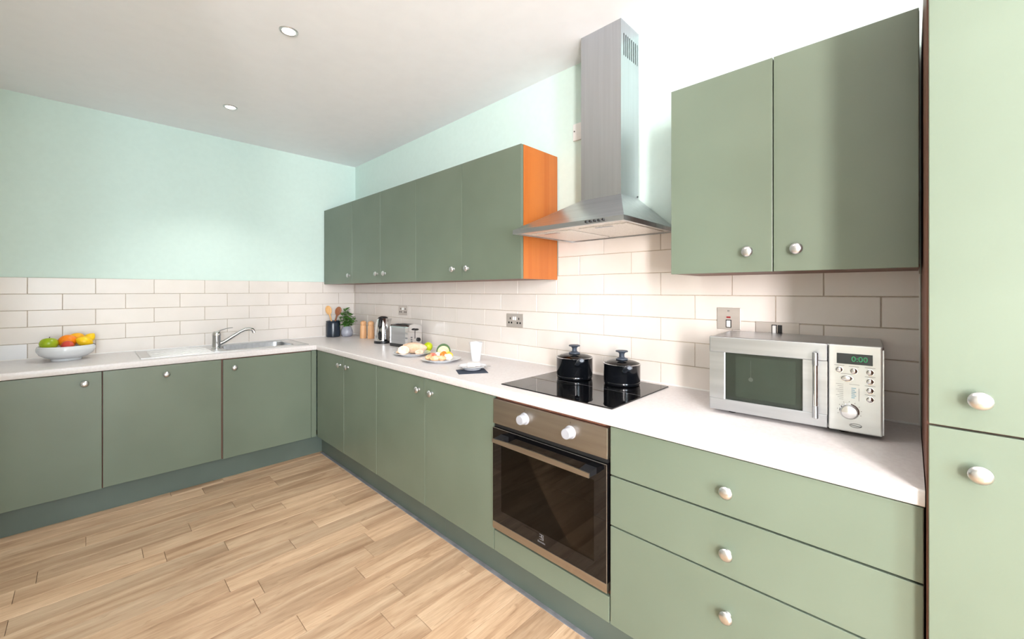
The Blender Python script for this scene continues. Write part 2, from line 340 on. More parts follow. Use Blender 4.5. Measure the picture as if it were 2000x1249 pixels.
# wall tiles: courses of 0.1085, tiles 0.314 long, running bond
rows = [.9095] + [1.008 + .1085 * k for k in range(0, 8)]
g = .0032
def tile_on(wall, axis, a0, a1, z0, z1):
    a0 += g / 2; a1 -= g / 2; z0 += g / 2; z1 -= g / 2
    if a1 - a0 < .004: return
    mb = MB()
    if axis == 'x': mb.box(a0, a1, -.0095, -.002, z0, z1, .0012, 1)
    else: mb.box(-.0095, -.002, a0, a1, z0, z1, .0012, 1)
    o = bpy.data.objects.new('tile', mb.mesh('tile')); o.data.materials.append(M['white_tile'] if axis == 'x' and z1 < 1.02 and a1 < -2.1 else M['tile']); C.objects.link(o); o.parent = wall
def run(wall, axis, a0, a1, start, pitch, z0, z1):
    k = math.ceil((a0 - start) / pitch); s = [a0]
    while start + k * pitch < a1:
        if start + k * pitch > a0: s.append(start + k * pitch)
        k += 1
    s.append(a1)
    for p, q in zip(s, s[1:]): tile_on(wall, axis, p, q, z0, z1)
for r in range(5):
    run(wall_back, 'x', XL, -.0105, (-1.271 if r % 2 == 0 else -1.1165), .3128, rows[r], rows[r + 1])
    run(wall_right, 'y', -4.166, -.0105, (-2.965 if r % 2 == 0 else -2.810), .315, rows[r], rows[r + 1])
for r in (5, 6):
    run(wall_right, 'y', -3.460, -2.658, (-2.965 if r % 2 == 0 else -2.810), .315, rows[r], rows[r + 1])
zt = rows[5]
part('grout', MB().box(XL, -.007, -.007, 0, .900, zt), 'grout', wall_back, True)
part('grout', MB().box(-.007, 0, -4.166, -.0, .900, zt).box(-.007, 0, -3.460, -2.658, zt, rows[7]), 'grout', wall_right, True)
part('sealant_bead', MB().box(XL, -.013, -.0135, -.0085, .906, .9125), 'sealant', wall_back, True)
part('sealant_bead', MB().box(-.0135, -.0085, -4.166, -.0135, .906, .9125).box(-.0135, -.008, -4.167, -4.163, .91, 1.41), 'sealant', wall_right, True)

# ------------------------------------------------------------------ cabinet parts
kp = [(0, .029), (.009, .0285), (.0155, .0255), (.0185, .021), (.0175, .0175), (.011, .0135), (.0065, .0095), (.006, .004), (.0095, .0015), (.010, 0), (0, 0)]
KNOB = MB().lathe(kp, seg=24).mesh('knob'); KNOB.materials.append(M['nickel'])
def knob_x(door, y, z, x): return inst('knob', KNOB, door, (x, y, z), (0, R(-90), 0))      # sticks out to -X
def knob_y(door, x, z, y): return inst('knob', KNOB, door, (x, y, z), (R(90), 0, 0))       # sticks out to -Y
G = .0016
def door_x(par, y0, y1, z0, z1, x=-.618, th=.018, name='door', m='green'):
    y0, y1 = sorted((y0, y1)); return part(name, MB().box(x, x + th, y0 + G, y1 - G, z0, z1, .0014), m, par)
def door_y(par, x0, x1, z0, z1, y=-.624, th=.018, name='door', m='green'):
    return part(name, MB().box(x0 + G, x1 - G, y, y + th, z0, z1, .0014), m, par)
T = .018
def carcass_x(par, y0, y1, z0, z1, xf, xb=-.012, feet=True, m='carcass', shelf=True):
    """open-fronted carcass standing against the right wall"""
    y0, y1 = sorted((y0, y1)); y0 += .0005; y1 -= .0005; b = MB()
    b.box(xf, xb, y0, y0 + T, z0, z1).box(xf, xb, y1 - T, y1, z0, z1).box(xf, xb, y0 + T, y1 - T, z0, z0 + T).box(xb - .006, xb, y0 + T, y1 - T, z0 + T, z1)
    b.box(xf, xf + .08, y0 + T, y1 - T, z1 - T, z1)
    if feet:
        for yy in (y0 + .06, y1 - .06):
            for xx in (xf + .10, xb - .06): b.cyl((xx, yy, 0), (xx, yy, z0), .02, seg=10)
    return part('carcass', b, m, par)
def carcass_y(par, x0, x1, z0, z1, yf, yb=-.012, m='carcass'):
    x0 += .0005; x1 -= .0005; b = MB()
    b.box(x0, x0 + T, yf, yb, z0, z1).box(x1 - T, x1, yf, yb, z0, z1).box(x0 + T, x1 - T, yf, yb, z0, z0 + T).box(x0 + T, x1 - T, yb - .006, yb, z0 + T, z1)
    b.box(x0 + T, x1 - T, yf, yf + .03, z1 - T, z1)
    for xx in (x0 + .06, x1 - .06):
        for yy in (yf + .10, yb - .06): b.cyl((xx, yy, 0), (xx, yy, z0), .02, seg=10)
    return part('carcass', b, m, par)
ZB, ZT = .152, .864
# back wall run
t = thing('base_cabinet', 'green single-door base cabinet under the fruit bowl, knob at its upper corner', 'cabinet', (-2.176, -.31, 0))
carcass_y(t, -2.48, -1.873, .15, .866, -.605); d = door_y(t, -2.48, -1.873, ZB, ZT); knob_y(d, -1.947, .802, -.624)
t = thing('base_cabinet', 'green door front under the sink drainer with one knob centred at the top', 'cabinet', (-1.57, -.31, 0))
carcass_y(t, -1.873, -1.268, .15, .866, -.605); d = door_y(t, -1.871, -1.271, ZB + .004, ZT); knob_y(d, -1.574, .804, -.624)
t = thing('base_cabinet', 'green corner base cabinet under the sink basin, knob beside the door gap', 'cabinet', (-.96, -.31, 0))
carcass_y(t, -1.268, -.640, .15, .866, -.605); d = door_y(t, -1.264, -.661, ZB, ZT - .004); knob_y(d, -1.195, .797, -.624)
part('corner_post', MB().box(-.6595, -.6215, -.624, -.606, ZB, ZT, .0012), 'green', t)
# right wall run
GR = 'base cabinets along the hob wall'
t = thing('base_cabinet', 'narrow two-door green base cabinet in the corner below the kettle', 'cabinet', (-.31, -1.14, 0), group=GR)
carcass_x(t, -1.635, -.650, .15, .866, -.599)
d = door_x(t, -1.141, -.632, ZB, ZT); knob_x(d, -1.078, .797, -.618)
d = door_x(t, -1.635, -1.141, ZB, ZT); knob_x(d, -1.210, .797, -.618)
t = thing('base_cabinet', 'wide two-door green base cabinet beside the oven, below the food plates', 'cabinet', (-.31, -2.195, 0), group=GR)
carcass_x(t, -2.756, -1.635, .15, .866, -.599)
d = door_x(t, -2.194, -1.635, ZB, ZT); knob_x(d, -2.134, .792, -.618)
d = door_x(t, -2.756, -2.194, ZB, ZT); knob_x(d, -2.262, .792, -.618)
t = thing('oven_housing', 'green oven housing cabinet with a low plain panel under the oven', 'cabinet', (-.31, -3.06, 0))
y0, y1 = -3.363, -2.7575; b = MB()
b.box(-.599, -.012, y0, y0 + T, .15, .866).box(-.599, -.012, y1 - T, y1, .15, .866).box(-.599, -.012, y0 + T, y1 - T, .15, .168).box(-.599, -.012, y0 + T, y1 - T, .228, .246)
for yy in (y0 + .06, y1 - .06):
    for xx in (-.49, -.08): b.cyl((xx, yy, 0), (xx, yy, .15), .02, seg=10)
part('carcass', b, 'carcass', t)
part('top_rail', MB().box(-.612, -.58, y0 + T, y1 - T, .8585, .8665), 'carcass', t)
door_x(t, -3.3635, -2.758, ZB, .2455, name='lower_panel')
t = thing('drawer_unit', 'wide green three-drawer unit between the oven and the tall cabinet', 'drawers', (-.31, -3.765, 0))
carcass_x(t, -4.166, -3.365, .15, .866, -.599)
for k, (z0, z1, kz) in enumerate(((.692, ZT, .764), (.511, .6865, .583), (ZB, .5055, .400))):
    d = door_x(t, -4.166, -3.366, z0, z1, name='drawer_front'); knob_x(d, -3.757, kz, -.618)
# tall unit
t = thing('tall_cabinet', 'tall green larder cabinet standing at the end of the worktop', 'cabinet', (-.33, -4.47, 0))
b = MB(); xf = -.634
b.box(xf, -.012, -4.1865, -4.1685, 0, 2.17).box(xf, -.012, -4.77, -4.752, 0, 2.17).box(xf, -.012, -4.752, -4.1865, .15, .168).box(xf, -.012, -4.752, -4.1865, 2.152, 2.17).box(-.02, -.012, -4.752, -4.1865, .168, 2.152).box(xf, -.012, -4.752, -4.1865, 1.05, 1.068)
part('carcass', b, 'carcass', t)
d = door_x(t, -4.77, -4.170, ZB, 1.0605, x=-.654); knob_x(d, -4.2445, .980, -.654)
d = door_x(t, -4.77, -4.170, 1.0650, 2.17, x=-.654); knob_x(d, -4.2445, 1.130, -.654)
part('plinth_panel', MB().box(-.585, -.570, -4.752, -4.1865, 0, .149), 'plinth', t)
# plinths
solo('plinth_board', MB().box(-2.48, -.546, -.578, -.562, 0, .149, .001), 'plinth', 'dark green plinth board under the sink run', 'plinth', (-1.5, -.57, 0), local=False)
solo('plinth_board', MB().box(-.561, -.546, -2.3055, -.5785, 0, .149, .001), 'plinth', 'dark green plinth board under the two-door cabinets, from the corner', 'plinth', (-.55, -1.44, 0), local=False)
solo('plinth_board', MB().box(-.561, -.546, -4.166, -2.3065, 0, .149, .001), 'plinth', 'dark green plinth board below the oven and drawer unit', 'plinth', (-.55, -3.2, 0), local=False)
solo('floor_seal_strip', MB().prism([(-.583, -.60), (-.5615, -.60), (-.5615, -4.16), (-.583, -4.16)], .0002, .0022), 'strip', 'thin grey floor sealing strip at the foot of the plinth', 'strip', (-.57, -2.4, 0), local=False)

# ------------------------------------------------------------------ worktop with sink and hob
WT0, WT1 = .8675, .907; hx0, hx1, hy0, hy1 = -1.215, -.735, -.475, -.115
b = bmesh.new(); xsN = [-2.50, hx0, hx1, -.625, -.011]; ysN = [-4.1665, -.631, hy0, hy1, -.011]
vt = {}
def vv(x, y, z):
    k = (round(x, 5), round(y, 5), round(z, 5))
    if k not in vt: vt[k] = b.verts.new((x, y, z))
    return vt[k]
cells = set()
for i in range(4):
    for j in range(4):
        if (j == 0 and i == 3) or (j >= 1 and not (i == 1 and j == 2)): cells.add((i, j))
for i, j in cells:
    x0, x1, y0, y1 = xsN[i], xsN[i + 1], ysN[j], ysN[j + 1]
    b.faces.new((vv(x0, y0, WT1), vv(x1, y0, WT1), vv(x1, y1, WT1), vv(x0, y1, WT1)))
    b.faces.new((vv(x0, y1, WT0), vv(x1, y1, WT0), vv(x1, y0, WT0), vv(x0, y0, WT0)))
    for di, dj, p, q in ((0, -1, (x0, y0), (x1, y0)), (0, 1, (x1, y1), (x0, y1)), (-1, 0, (x0, y1), (x0, y0)), (1, 0, (x1, y0), (x1, y1))):
        if (i + di, j + dj) not in cells: b.faces.new((vv(*p, WT0), vv(*q, WT0), vv(*q, WT1), vv(*p, WT1)))
bmesh.ops.recalc_face_normals(b, faces=b.faces)
front = [e for e in b.edges if abs(e.verts[0].co.z - e.verts[1].co.z) < 1e-6 and all((abs(v.co.y + .631) < 1e-4 and v.co.x < -.62) for v in e.verts)]
front += [e for e in b.edges if abs(e.verts[0].co.z - e.verts[1].co.z) < 1e-6 and all((abs(v.co.x + .625) < 1e-4 and v.co.y < -.63) for v in e.verts)]
bmesh.ops.bevel(b, geom=list(set(front)), offset=.005, segments=3, profile=.5, affect='EDGES')
mb = MB(); mb.bm.free(); mb.bm = b
solo('worktop', mb, 'worktop', 'pale grey laminate worktop running round the corner of the kitchen', 'worktop', (-.31, -.31, .8675), local=False)

t = thing('sink', 'stainless steel inset sink with ribbed drainer left of the basin', 'sink', (-1.18, -.30, .907))
sx0, sx1, sy0, sy1 = -1.695, -.655, -.555, -.065
b = MB(); z0, z1 = .907, .9105
b.box(sx0, hx0 + .006, sy0, sy1, z0, z1, .001, 1).box(hx1 - .006, sx1, sy0, sy1, z0, z1, .001, 1).box(hx0 + .006, hx1 - .006, sy0, hy0 + .006, z0, z1).box(hx0 + .006, hx1 - .006, hy1 - .006, sy1, z0, z1)
e = .010
b.box(sx0, sx1, sy0, sy0 + e, z1, z1 + .0025, .001, 1).box(sx0, sx1, sy1 - e, sy1, z1, z1 + .004, .001, 1).box(sx0, sx0 + e, sy0 + e, sy1 - e, z1, z1 + .003, .001, 1).box(sx1 - e, sx1, sy0 + e, sy1 - e, z1, z1 + .003, .001, 1)
part('rim', b, 'sink_steel', t)
# basin: rounded tray
def rrect(x0, x1, y0, y1, r, n=5):
    P = []
    for cx, cy, a in ((x1 - r, y1 - r, 0), (x0 + r, y1 - r, 90), (x0 + r, y0 + r, 180), (x1 - r, y0 + r, 270)):
        for k in range(n + 1): P.append((cx + r * math.cos(R(a + 90 * k / n)), cy + r * math.sin(R(a + 90 * k / n))))
    return P
b = bmesh.new(); rings = []
for ins, z, rad in ((.006, .9095, .06), (.010, .905, .06), (.016, .80, .055), (.035, .765, .05), (.07, .757, .03)):
    rings.append([b.verts.new((x, y, z)) for x, y in rrect(hx0 + ins, hx1 - ins, hy0 + ins, hy1 - ins, rad)])
for A, B in zip(rings, rings[1:]):
    for k in range(len(A)): b.faces.new((A[k], A[(k + 1) % len(A)], B[(k + 1) % len(A)], B[k]))
b.faces.new(rings[-1]); bmesh.ops.recalc_face_normals(b, faces=b.faces)
for f_ in b.faces: f_.normal_flip()
mb = MB(); mb.bm.free(); mb.bm = b
# fill between rectangular rim opening and rounded basin mouth
basin = part('basin', mb, 'steel', t)
part('drain', MB().lathe([(0, .001), (.014, .001), (.02, .003), (.034, .003), (.038, .0)], (-.975, -.295, .757), seg=24), 'chrome', t)
for k in range(7):
    yy = -.50 + k * .062
    part('drainer_rib', MB().box(-1.64, -1.30, yy - .006, yy + .006, .9105, .9135, .0014, 1), 'sink_steel', t)
t = thing('mixer_tap', 'chrome mixer tap with a long rising spout beside the sink basin', 'tap', (-1.245, -.31, .9105))
bx, by = -1.245, -.31
part('body', MB().lathe([(0, 0), (.034, 0), (.034, .004), (.029, .010), (.0285, .095), (.030, .10), (.030, .116), (.025, .128), (.014, .134), (0, .135)], (bx, by, .9105), seg=28), 'chrome', t)
sp = [Vector((bx + .018, by - .005, .945)), Vector((bx + .05, by - .008, .962)), Vector((bx + .10, by - .012, .996)), Vector((bx + .15, by - .016, 1.030)), Vector((bx + .185, by - .019, 1.047)), Vector((bx + .215, by - .021, 1.050)), Vector((bx + .236, by - .023, 1.043)), Vector((bx + .243, by - .023, 1.028))]
part('spout', MB().tube(sp, [.0135, .0135, .013, .0125, .012, .012, .012, .012], 14), 'chrome', t)
part('aerator', MB().cyl((bx + .243, by - .023, 1.030), (bx + .246, by - .023, 1.015), .0125, seg=16, bev=.001), 'chrome', t)
part('lever', MB().tube([(bx, by, 1.036), (bx + .03, by + .01, 1.050), (bx + .07, by + .02, 1.060), (bx + .11, by + .03, 1.062)], [.010, .008, .0065, .006], 10, ry=[.006, .0045, .0035, .003]), 'chrome', t)

t = thing('hob', 'flat black glass four-zone hob set in the worktop above the oven', 'hob', (-.31, -3.043, .907))
part('glass_plate', MB().box(-.560, -.058, -3.340, -2.745, .9072, .9120, .0012, 2), 'black_glass', t)
b = MB()
b.box(-.556, -.062, -2.876, -2.875, .912, .91215).box(-.3105, -.3095, -3.336, -2.749, .912, .91215)
part('zone_marking', b, 'mark', t)

# ------------------------------------------------------------------ oven
t = thing('built_in_oven', 'built-in electric oven with two white knobs, steel panel and dark glass door', 'oven', (-.31, -3.06, .246))
oy0, oy1 = -3.3600, -2.7600
part('body', MB().box(-.595, -.03, oy0 + .03, oy1 - .03, .2465, .2585).box(-.595, -.03, oy0 + .03, oy1 - .03, .72, .8565).box(-.595, -.03, oy0 + .03, oy0 + .06, .2585, .72).box(-.595, -.03, oy1 - .06, oy1 - .03, .2585, .72).box(-.06, -.03, oy0 + .06, oy1 - .06, .2585, .72), 'oven_inner', t)
cp = part('control_panel', MB().box(-.626, -.596, oy0, oy1, .7440, .8570, .002), 'steel_warm', t)
for yy in (-2.957, -3.197):
    k = part('knob', MB().lathe([(0, 0), (.0255, 0), (.0255, .003), (.0215, .006), (.0200, .032), (.0185, .0345), (0, .035)], (-.626, yy, .805), (-1, 0, 0), 32), 'grey_plastic', cp, label='white round oven knob')
    part('indicator', MB().box(-.6262, -.625, yy - .0012, yy + .0012, .838, .845), 'dark_ink', cp)
part('recess_strip', MB().box(-.618, -.597, oy0 + .004, oy1 - .004, .7275, .7435), 'dark_gap', t)
dr = part('door', MB().box(-.628, -.600, oy0, oy0 + .055, .2960, .7265).box(-.628, -.600, oy1 - .055, oy1, .2960, .7265).box(-.628, -.600, oy0 + .055, oy1 - .055, .655, .7265).box(-.628, -.600, oy0 + .055, oy1 - .055, .2960, .355), 'black_glass', t)
part('door_glass', MB().box(-.6278, -.6240, oy0 + .055, oy1 - .055, .355, .655), 'oven_glass', dr)
part('lower_trim', MB().box(-.629, -.600, oy0, oy1, .2620, .2950, .0012), 'steel_warm', dr)
part('edge_trim', MB().box(-.6285, -.6275, oy0, oy0 + .0025, .296, .7265).box(-.6285, -.6275, oy0, oy1, .7245, .7268), 'steel', dr)
hb = MB()
# bowed handle bar
n = 14; y_a, y_b = -2.812, -3.318
for k in range(n):
    u0, u1 = k / n, (k + 1) / n
    def sec(u):
        yy = y_a + (y_b - y_a) * u; ht = .0085 + .0065 * (1 - (2 * u - 1) ** 2); return yy, .690 + ht, .682
    a, b_ = sec(u0), sec(u1)
    hb.hexa([(-.682, a[0], a[2]), (-.676, a[0], a[2]), (-.676, b_[0], b_[2]), (-.682, b_[0], b_[2]), (-.682, a[0], a[1]), (-.676, a[0], a[1]), (-.676, b_[0], b_[1]), (-.682, b_[0], b_[1])])
bmesh.ops.remove_doubles(hb.bm, verts=hb.bm.verts, dist=1e-5)
hd = part('handle', hb, 'steel_warm', dr)
for ya, yb_ in ((y_a - .002, y_a - .050), (y_b + .002, y_b + .050)):
    part('handle_bracket', MB().hexa([(-.676, ya, .682), (-.628, ya, .680), (-.628, yb_, .680), (-.676, yb_, .682), (-.676, ya, .697), (-.628, ya, .704), (-.628, yb_, .704), (-.676, yb_, .697)]), 'black_plastic', hd)
for i, yy in enumerate((oy1 - .075, oy0 + .075)):
    for zz in (.36, .44, .52, .60): part('shelf_rail', MB().cyl((-.58, yy, zz), (-.10, yy, zz), .003, seg=8), 'chrome', t)
b = MB()
for k in range(12): b.cyl((-.56, oy0 + .09 + k * .038, .524), (-.10, oy0 + .09 + k * .038, .524), .002, seg=6)
b.cyl((-.56, oy0 + .08, .526), (-.56, oy1 - .08, .526), .003, seg=6)
part('wire_shelf', b, 'chrome', t)
# maker's mark on the glass: square emblem and a line of lettering
ym, zm, s_ = -3.052, .337, .011
b = MB(); x0, x1 = -.6286, -.6279
b.box(x0, x1, ym - s_, ym + s_, zm + s_ - .0016, zm + s_).box(x0, x1, ym - s_, ym + s_, zm - s_, zm - s_ + .0016).box(x0, x1, ym - s_, ym - s_ + .0016, zm - s_, zm + s_).box(x0, x1, ym - .0008, ym + .0008, zm - s_, zm + s_)
b.hexa([(x0, ym - s_, zm - s_), (x1, ym - s_, zm - s_), (x1, ym - s_ + .002, zm - s_), (x0, ym - s_ + .002, zm - s_), (x0, ym - .001, zm + s_), (x1, ym - .001, zm + s_), (x1, ym + .001, zm + s_), (x0, ym + .001, zm + s_)])
b.box(x0, x1, ym, ym + s_, zm - .001, zm + .001)
part('emblem', b, 'mark', dr)
# text on a face looking to -X: glyph x -> -Y, glyph y -> +Z
TX = Matrix(((0, 0, -1, 0), (-1, 0, 0, 0), (0, 1, 0, 0), (0, 0, 0, 1)))
part('lettering', text_mb('Electrolux', .0095, Matrix.Translation((-.6283, ym, zm - .021)) @ TX), 'mark', dr)

# ------------------------------------------------------------------ wall cabinets
UZ0, UZ1, UX = 1.419, 2.141, -.322
def wall_cab(label, y0, y1, doors, side=None):
    t = thing('wall_cabinet', label, 'cabinet', (-.155, (y0 + y1) / 2, UZ0))
    a0, a1 = sorted((y0, y1)); a0 += .0005; a1 -= .0005; b = MB(); xf, xb = -.302, -.0105
    zb = UZ0 + .001
    b.box(xf, xb, a1 - T, a1, zb, UZ1).box(xf, xb, a0 + T, a1 - T, zb, zb + T).box(xf, xb, a0 + T, a1 - T, UZ1 - T, UZ1).box(xb - .006, xb, a0 + T, a1 - T, zb + T, UZ1 - T)
    if not side: b.box(xf, xb, a0, a0 + T, zb, UZ1)
    part('carcass', b, 'carcass', t)
    if side: part('end_panel', MB().box(xf - .001, xb, a0, a0 + T, zb - .001, UZ1), 'cherry', t, label='orange cherry wood end panel')
    for p, q, ky in doors:
        d = door_x(t, p, q, UZ0, UZ1, x=UX); knob_x(d, ky, 1.490, UX)
    return t
wall_cab('single-door green wall cabinet tight in the corner of the room', -.628, -.012, [(-.628, -.012, -.582)])
wall_cab('two-door green wall cabinet above the kettle and toaster', -1.638, -.628, [(-1.129, -.628, -1.085), (-1.638, -1.129, -1.208)])
wall_cab('two-door green wall cabinet with an exposed orange wood end beside the hood', -2.655, -1.638, [(-2.153, -1.638, -2.072), (-2.655, -2.153, -2.212)], True)
wall_cab('two-door green wall cabinet above the microwave', -4.1615, -3.462, [(-3.811, -3.462, -3.737), (-4.1615, -3.811, -3.879)])

# ------------------------------------------------------------------ cooker hood
t = thing('cooker_hood', 'brushed steel chimney cooker hood over the hob', 'cooker hood', (-.2, -3.054, 1.62))
cy0, cy1, hx = -3.352, -2.756, -.493; qy0, qy1, qx = -3.166, -2.941, -.183; zb, z1, z2 = 1.628, 1.648, 1.812; xb = -.0105
cn = MB().hexa([(hx, cy0, z1), (xb, cy0, z1), (xb, cy1, z1), (hx, cy1, z1), (qx, qy0, z2), (xb, qy0, z2), (xb, qy1, z2), (qx, qy1, z2)])
e = .012
cn.box(hx, hx + e, cy0, cy1, zb, z1).box(xb - e, xb, cy0, cy1, zb, z1).box(hx + e, xb - e, cy0, cy0 + e, zb, z1).box(hx + e, xb - e, cy1 - e, cy1, zb, z1)
cn = part('canopy', cn, 'steel', t)
part('underside', MB().box(hx + e, xb - e, cy0 + e, cy1 - e, zb + .006, zb + .010), 'filter', t)
for ya, yb_ in ((-3.030, -2.795), (-3.315, -3.075)):
    f_ = part('grease_filter', MB().box(-.40, -.055, ya, yb_, zb + .001, zb + .006, .002, 1), 'filter', t)
    part('latch', MB().box(-.392, -.372, (ya + yb_) / 2 - .04, (ya + yb_) / 2 + .04, zb - .0008, zb + .002, .001, 1), 'steel', f_)
for k in range(5):
    yy = -3.223 - (k - 2) * .0200
    part('button', MB().cyl((hx + .002, yy, 1.6385), (hx - .010, yy, 1.6385), .0052, seg=14, bev=.0010), 'black_plastic', cn)
ch = MB(); zc = H
ch.box(qx, qx + .0015, qy0, qy1, z2, zc).box(qx + .0015, xb, qy1 - .0015, qy1, z2, zc)
# right side with seven slots cut near the top
sz0, sz1 = 2.475, 2.580; slots = [(-.160 + k * .019, -.160 + k * .019 + .008) for k in range(8)]
ch.box(qx + .0015, xb, qy0, qy0 + .0015, z2, sz0).box(qx + .0015, xb, qy0, qy0 + .0015, sz1, zc)
xx = qx + .0015
for a, b_ in slots: ch.box(xx, a, qy0, qy0 + .0015, sz0, sz1); xx = b_
ch.box(xx, xb, qy0, qy0 + .0015, sz0, sz1)
ch = part('chimney', ch, 'steel_v', t)
part('vent_backing', MB().box(qx + .008, xb - .004, qy0 + .006, qy0 + .008, sz0 - .02, sz1 + .02), 'dark_gap', ch)
part('screw', MB().cyl((-.022, qy0, 1.822), (-.022, qy0 - .004, 1.822), .004, seg=10), 'dark_ink', ch)

# ------------------------------------------------------------------ sockets and switches
def plate(name, label, cat, y0, y1, z0, z1, m='plate_steel'):
    t = thing(name, label, cat, (-.0095, (y0 + y1) / 2, z0))
    part('face_plate', MB().box(-.0155, -.0096, y0, y1, z0, z1, .0015), m, t); return t
def double_socket(label, yc, z0):
    t = plate('power_socket', label, 'socket', yc - .0735, yc + .0735, z0, z0 + .086)
    for s in (-1, 1):
        c = yc + s * .038
        b = MB()
        b.box(-.0157, -.0150, c - .004, c + .004, z0 + .048, z0 + .062)
        b.box(-.0157, -.0150, c - .018, c - .006, z0 + .022, z0 + .034).box(-.0157, -.0150, c + .006, c + .018, z0 + .022, z0 + .034)
        part('pin_holes', b, 'dark_gap', t)
        part('rocker', MB().hexa([(-.0195, yc + s * .009 - .0055, z0 + .046), (-.0150, yc + s * .009 - .0055, z0 + .046), (-.0150, yc + s * .009 + .0055, z0 + .046), (-.0195, yc + s * .009 + .0055, z0 + .046), (-.0165, yc + s * .009 - .0055, z0 + .068), (-.0150, yc + s * .009 - .0055, z0 + .068), (-.0150, yc + s * .009 + .0055, z0 + .068), (-.0165, yc + s * .009 + .0055, z0 + .068)]), 'white_plastic', t)
    return t
double_socket('steel double power socket on the tiles above the kettle and toaster', -.956, 1.142)
double_socket('steel double power socket on the tiles left of the hob', -2.310, 1.120)
t = plate('cooker_switch', 'square steel cooker switch with a red neon above the microwave', 'switch', -3.630, -3.537, 1.188, 1.281, 'plate_steel')
yc = -3.5835
part('neon', MB().box(-.0168, -.0150, yc - .008, yc + .008, 1.237, 1.2435), 'red', t)
r_ = part('rocker_frame', MB().box(-.0166, -.0150, yc - .011, yc + .011, 1.196, 1.230), 'dark_gap', t)
part('rocker', MB().box(-.0200, -.0150, yc - .0075, yc + .0075, 1.199, 1.2265, .001, 1), 'white_plastic', t)
part('mark', MB().box(-.0158, -.0150, yc - .004, yc + .003, 1.269, 1.2705).box(-.0158, -.0150, yc - .004, yc + .003, 1.2645, 1.266).box(-.0158, -.0150, yc + .0025, yc + .004, 1.2645, 1.2705), 'dark_ink', t)
t = plate('fused_spur', 'wide steel switch plate with white and black rockers half hidden by the microwave', 'switch', -3.835, -3.686, 1.142, 1.228, 'plate_steel')
yc = -3.752
part('rocker_frame', MB().box(-.0166, -.0150, yc - .009, yc + .009, 1.18, 1.218), 'dark_gap', t)
part('rocker', MB().box(-.0200, -.0150, yc - .006, yc + .006, 1.184, 1.215, .001, 1), 'white_plastic', t)
part('rocker', MB().box(-.0190, -.0150, yc - .027, yc - .012, 1.182, 1.217, .001, 1), 'black_plastic', t)
t = thing('fused_spur', 'white plastic switch plate high on the wall behind the chimney', 'switch', (-.001, -2.84, 2.205))
part('face_plate', MB().box(-.010, -.0005, -2.911, -2.766, 2.205, 2.300, .002), 'white_plastic', t)
part('screw', MB().cyl((-.009, -2.776, 2.258), (-.0115, -2.776, 2.258), .004, seg=10), 'dark_ink', t)

# ------------------------------------------------------------------ downlights
def downlight(x, y, label, group=None):
    t = thing('downlight', label, 'ceiling light', (x, y, H), group=group)
    part('ring', MB().lathe([(.030, -.0005), (.0305, -.004), (.034, -.006), (.040, -.0055), (.0425, -.003), (.0425, -.0005)], (x, y, H), seg=40), 'nickel', t)
    part('lens', MB().lathe([(0, -.0030), (.020, -.0028), (.0300, -.0012)], (x, y, H), seg=32), 'lens', t)
    l = bpy.data.lights.new('downlight_lamp', 'SPOT'); l.energy = SPOT; l.spot_size = R(105); l.spot_blend = .7; l.shadow_soft_size = .03; l.color = SPOTC
    o = bpy.data.objects.new('downlight_lamp', l); C.objects.link(o); o.location = (0, 0, -.012); o.parent = t
downlight(-1.240, -1.938, 'round recessed ceiling downlight nearer the cooker hood, brushed metal rim', 'ceiling downlights')
downlight(-1.241, -.736, 'round recessed ceiling downlight nearer the mint back wall', 'ceiling downlights')
downlight(-1.240, -3.140, 'round recessed ceiling downlight above the floor by the oven', 'ceiling downlights')
downlight(-1.240, -4.600, 'round recessed ceiling downlight beside the tall cabinet', 'ceiling downlights')

# ------------------------------------------------------------------ microwave
rz = R(3.6); mw = Vector((-.168, -3.838, WT1))
t = thing('microwave', 'stainless steel microwave oven on the worktop under the right wall cabinet', 'microwave', mw, rz)
# local: front at -X, width along Y (left end +Y), z from worktop
fx, bx_ = -.148, .152; wy = .2375; zb, zt_ = .014, .280
P = lambda nm, mb, m, par=t, **k: part(nm, mb, m, par, True, **k)
b = MB(); b.box(fx + .022, bx_, -wy - .004, wy - .002, zt_ - .012, zt_ - .001, .004).box(fx + .022, bx_, -wy - .004, wy - .002, zb, zb + .010).box(fx + .022, bx_, -wy - .004, -wy + .120, zb + .010, zt_ - .012).box(fx + .022, bx_, wy - .012, wy - .002, zb + .010, zt_ - .012).box(bx_ - .01, bx_, -wy + .120, wy - .012, zb + .010, zt_ - .012)
P('body', b, 'steel')
yd0 = -.110   # door/panel split
dr = P('door', MB().box(fx, fx + .022, yd0 + .0012, wy, zt_ - .056, zt_, .003).box(fx, fx + .022, yd0 + .0012, wy, zb, zb + .042, .003).box(fx + .0005, fx + .021, wy - .050, wy - .001, zb + .042, zt_ - .056).box(fx + .0005, fx + .021, yd0 + .0012, yd0 + .065, zb + .042, zt_ - .056), 'steel')
P('window_glass', MB().box(fx + .003, fx + .007, yd0 + .065, wy - .050, zb + .042, zt_ - .056), 'mw_glass', dr)
P('window_trim', MB().box(fx - .0004, fx + .004, wy - .053, wy - .050, zb + .042, zt_ - .056), 'white_plastic', dr)
P('mesh_screen', MB().box(fx + .011, fx + .0125, yd0 + .085, wy - .085, zb + .054, zt_ - .068), 'mw_inner', dr)
P('screen_frame', MB().box(fx + .012, fx + .014, yd0 + .06, wy - .045, zb + .04, zt_ - .05), 'mw_frame', dr)
P('turntable_hub', MB().lathe([(0, -.001), (.006, -.001), (.0075, .001), (0, .0012)], (fx + .0105, .105, .135), (-1, 0, 0), 12).box(fx + .0102, fx + .0110, .1046, .1056, .142, .200), 'mark', dr)
hy = yd0 + .030
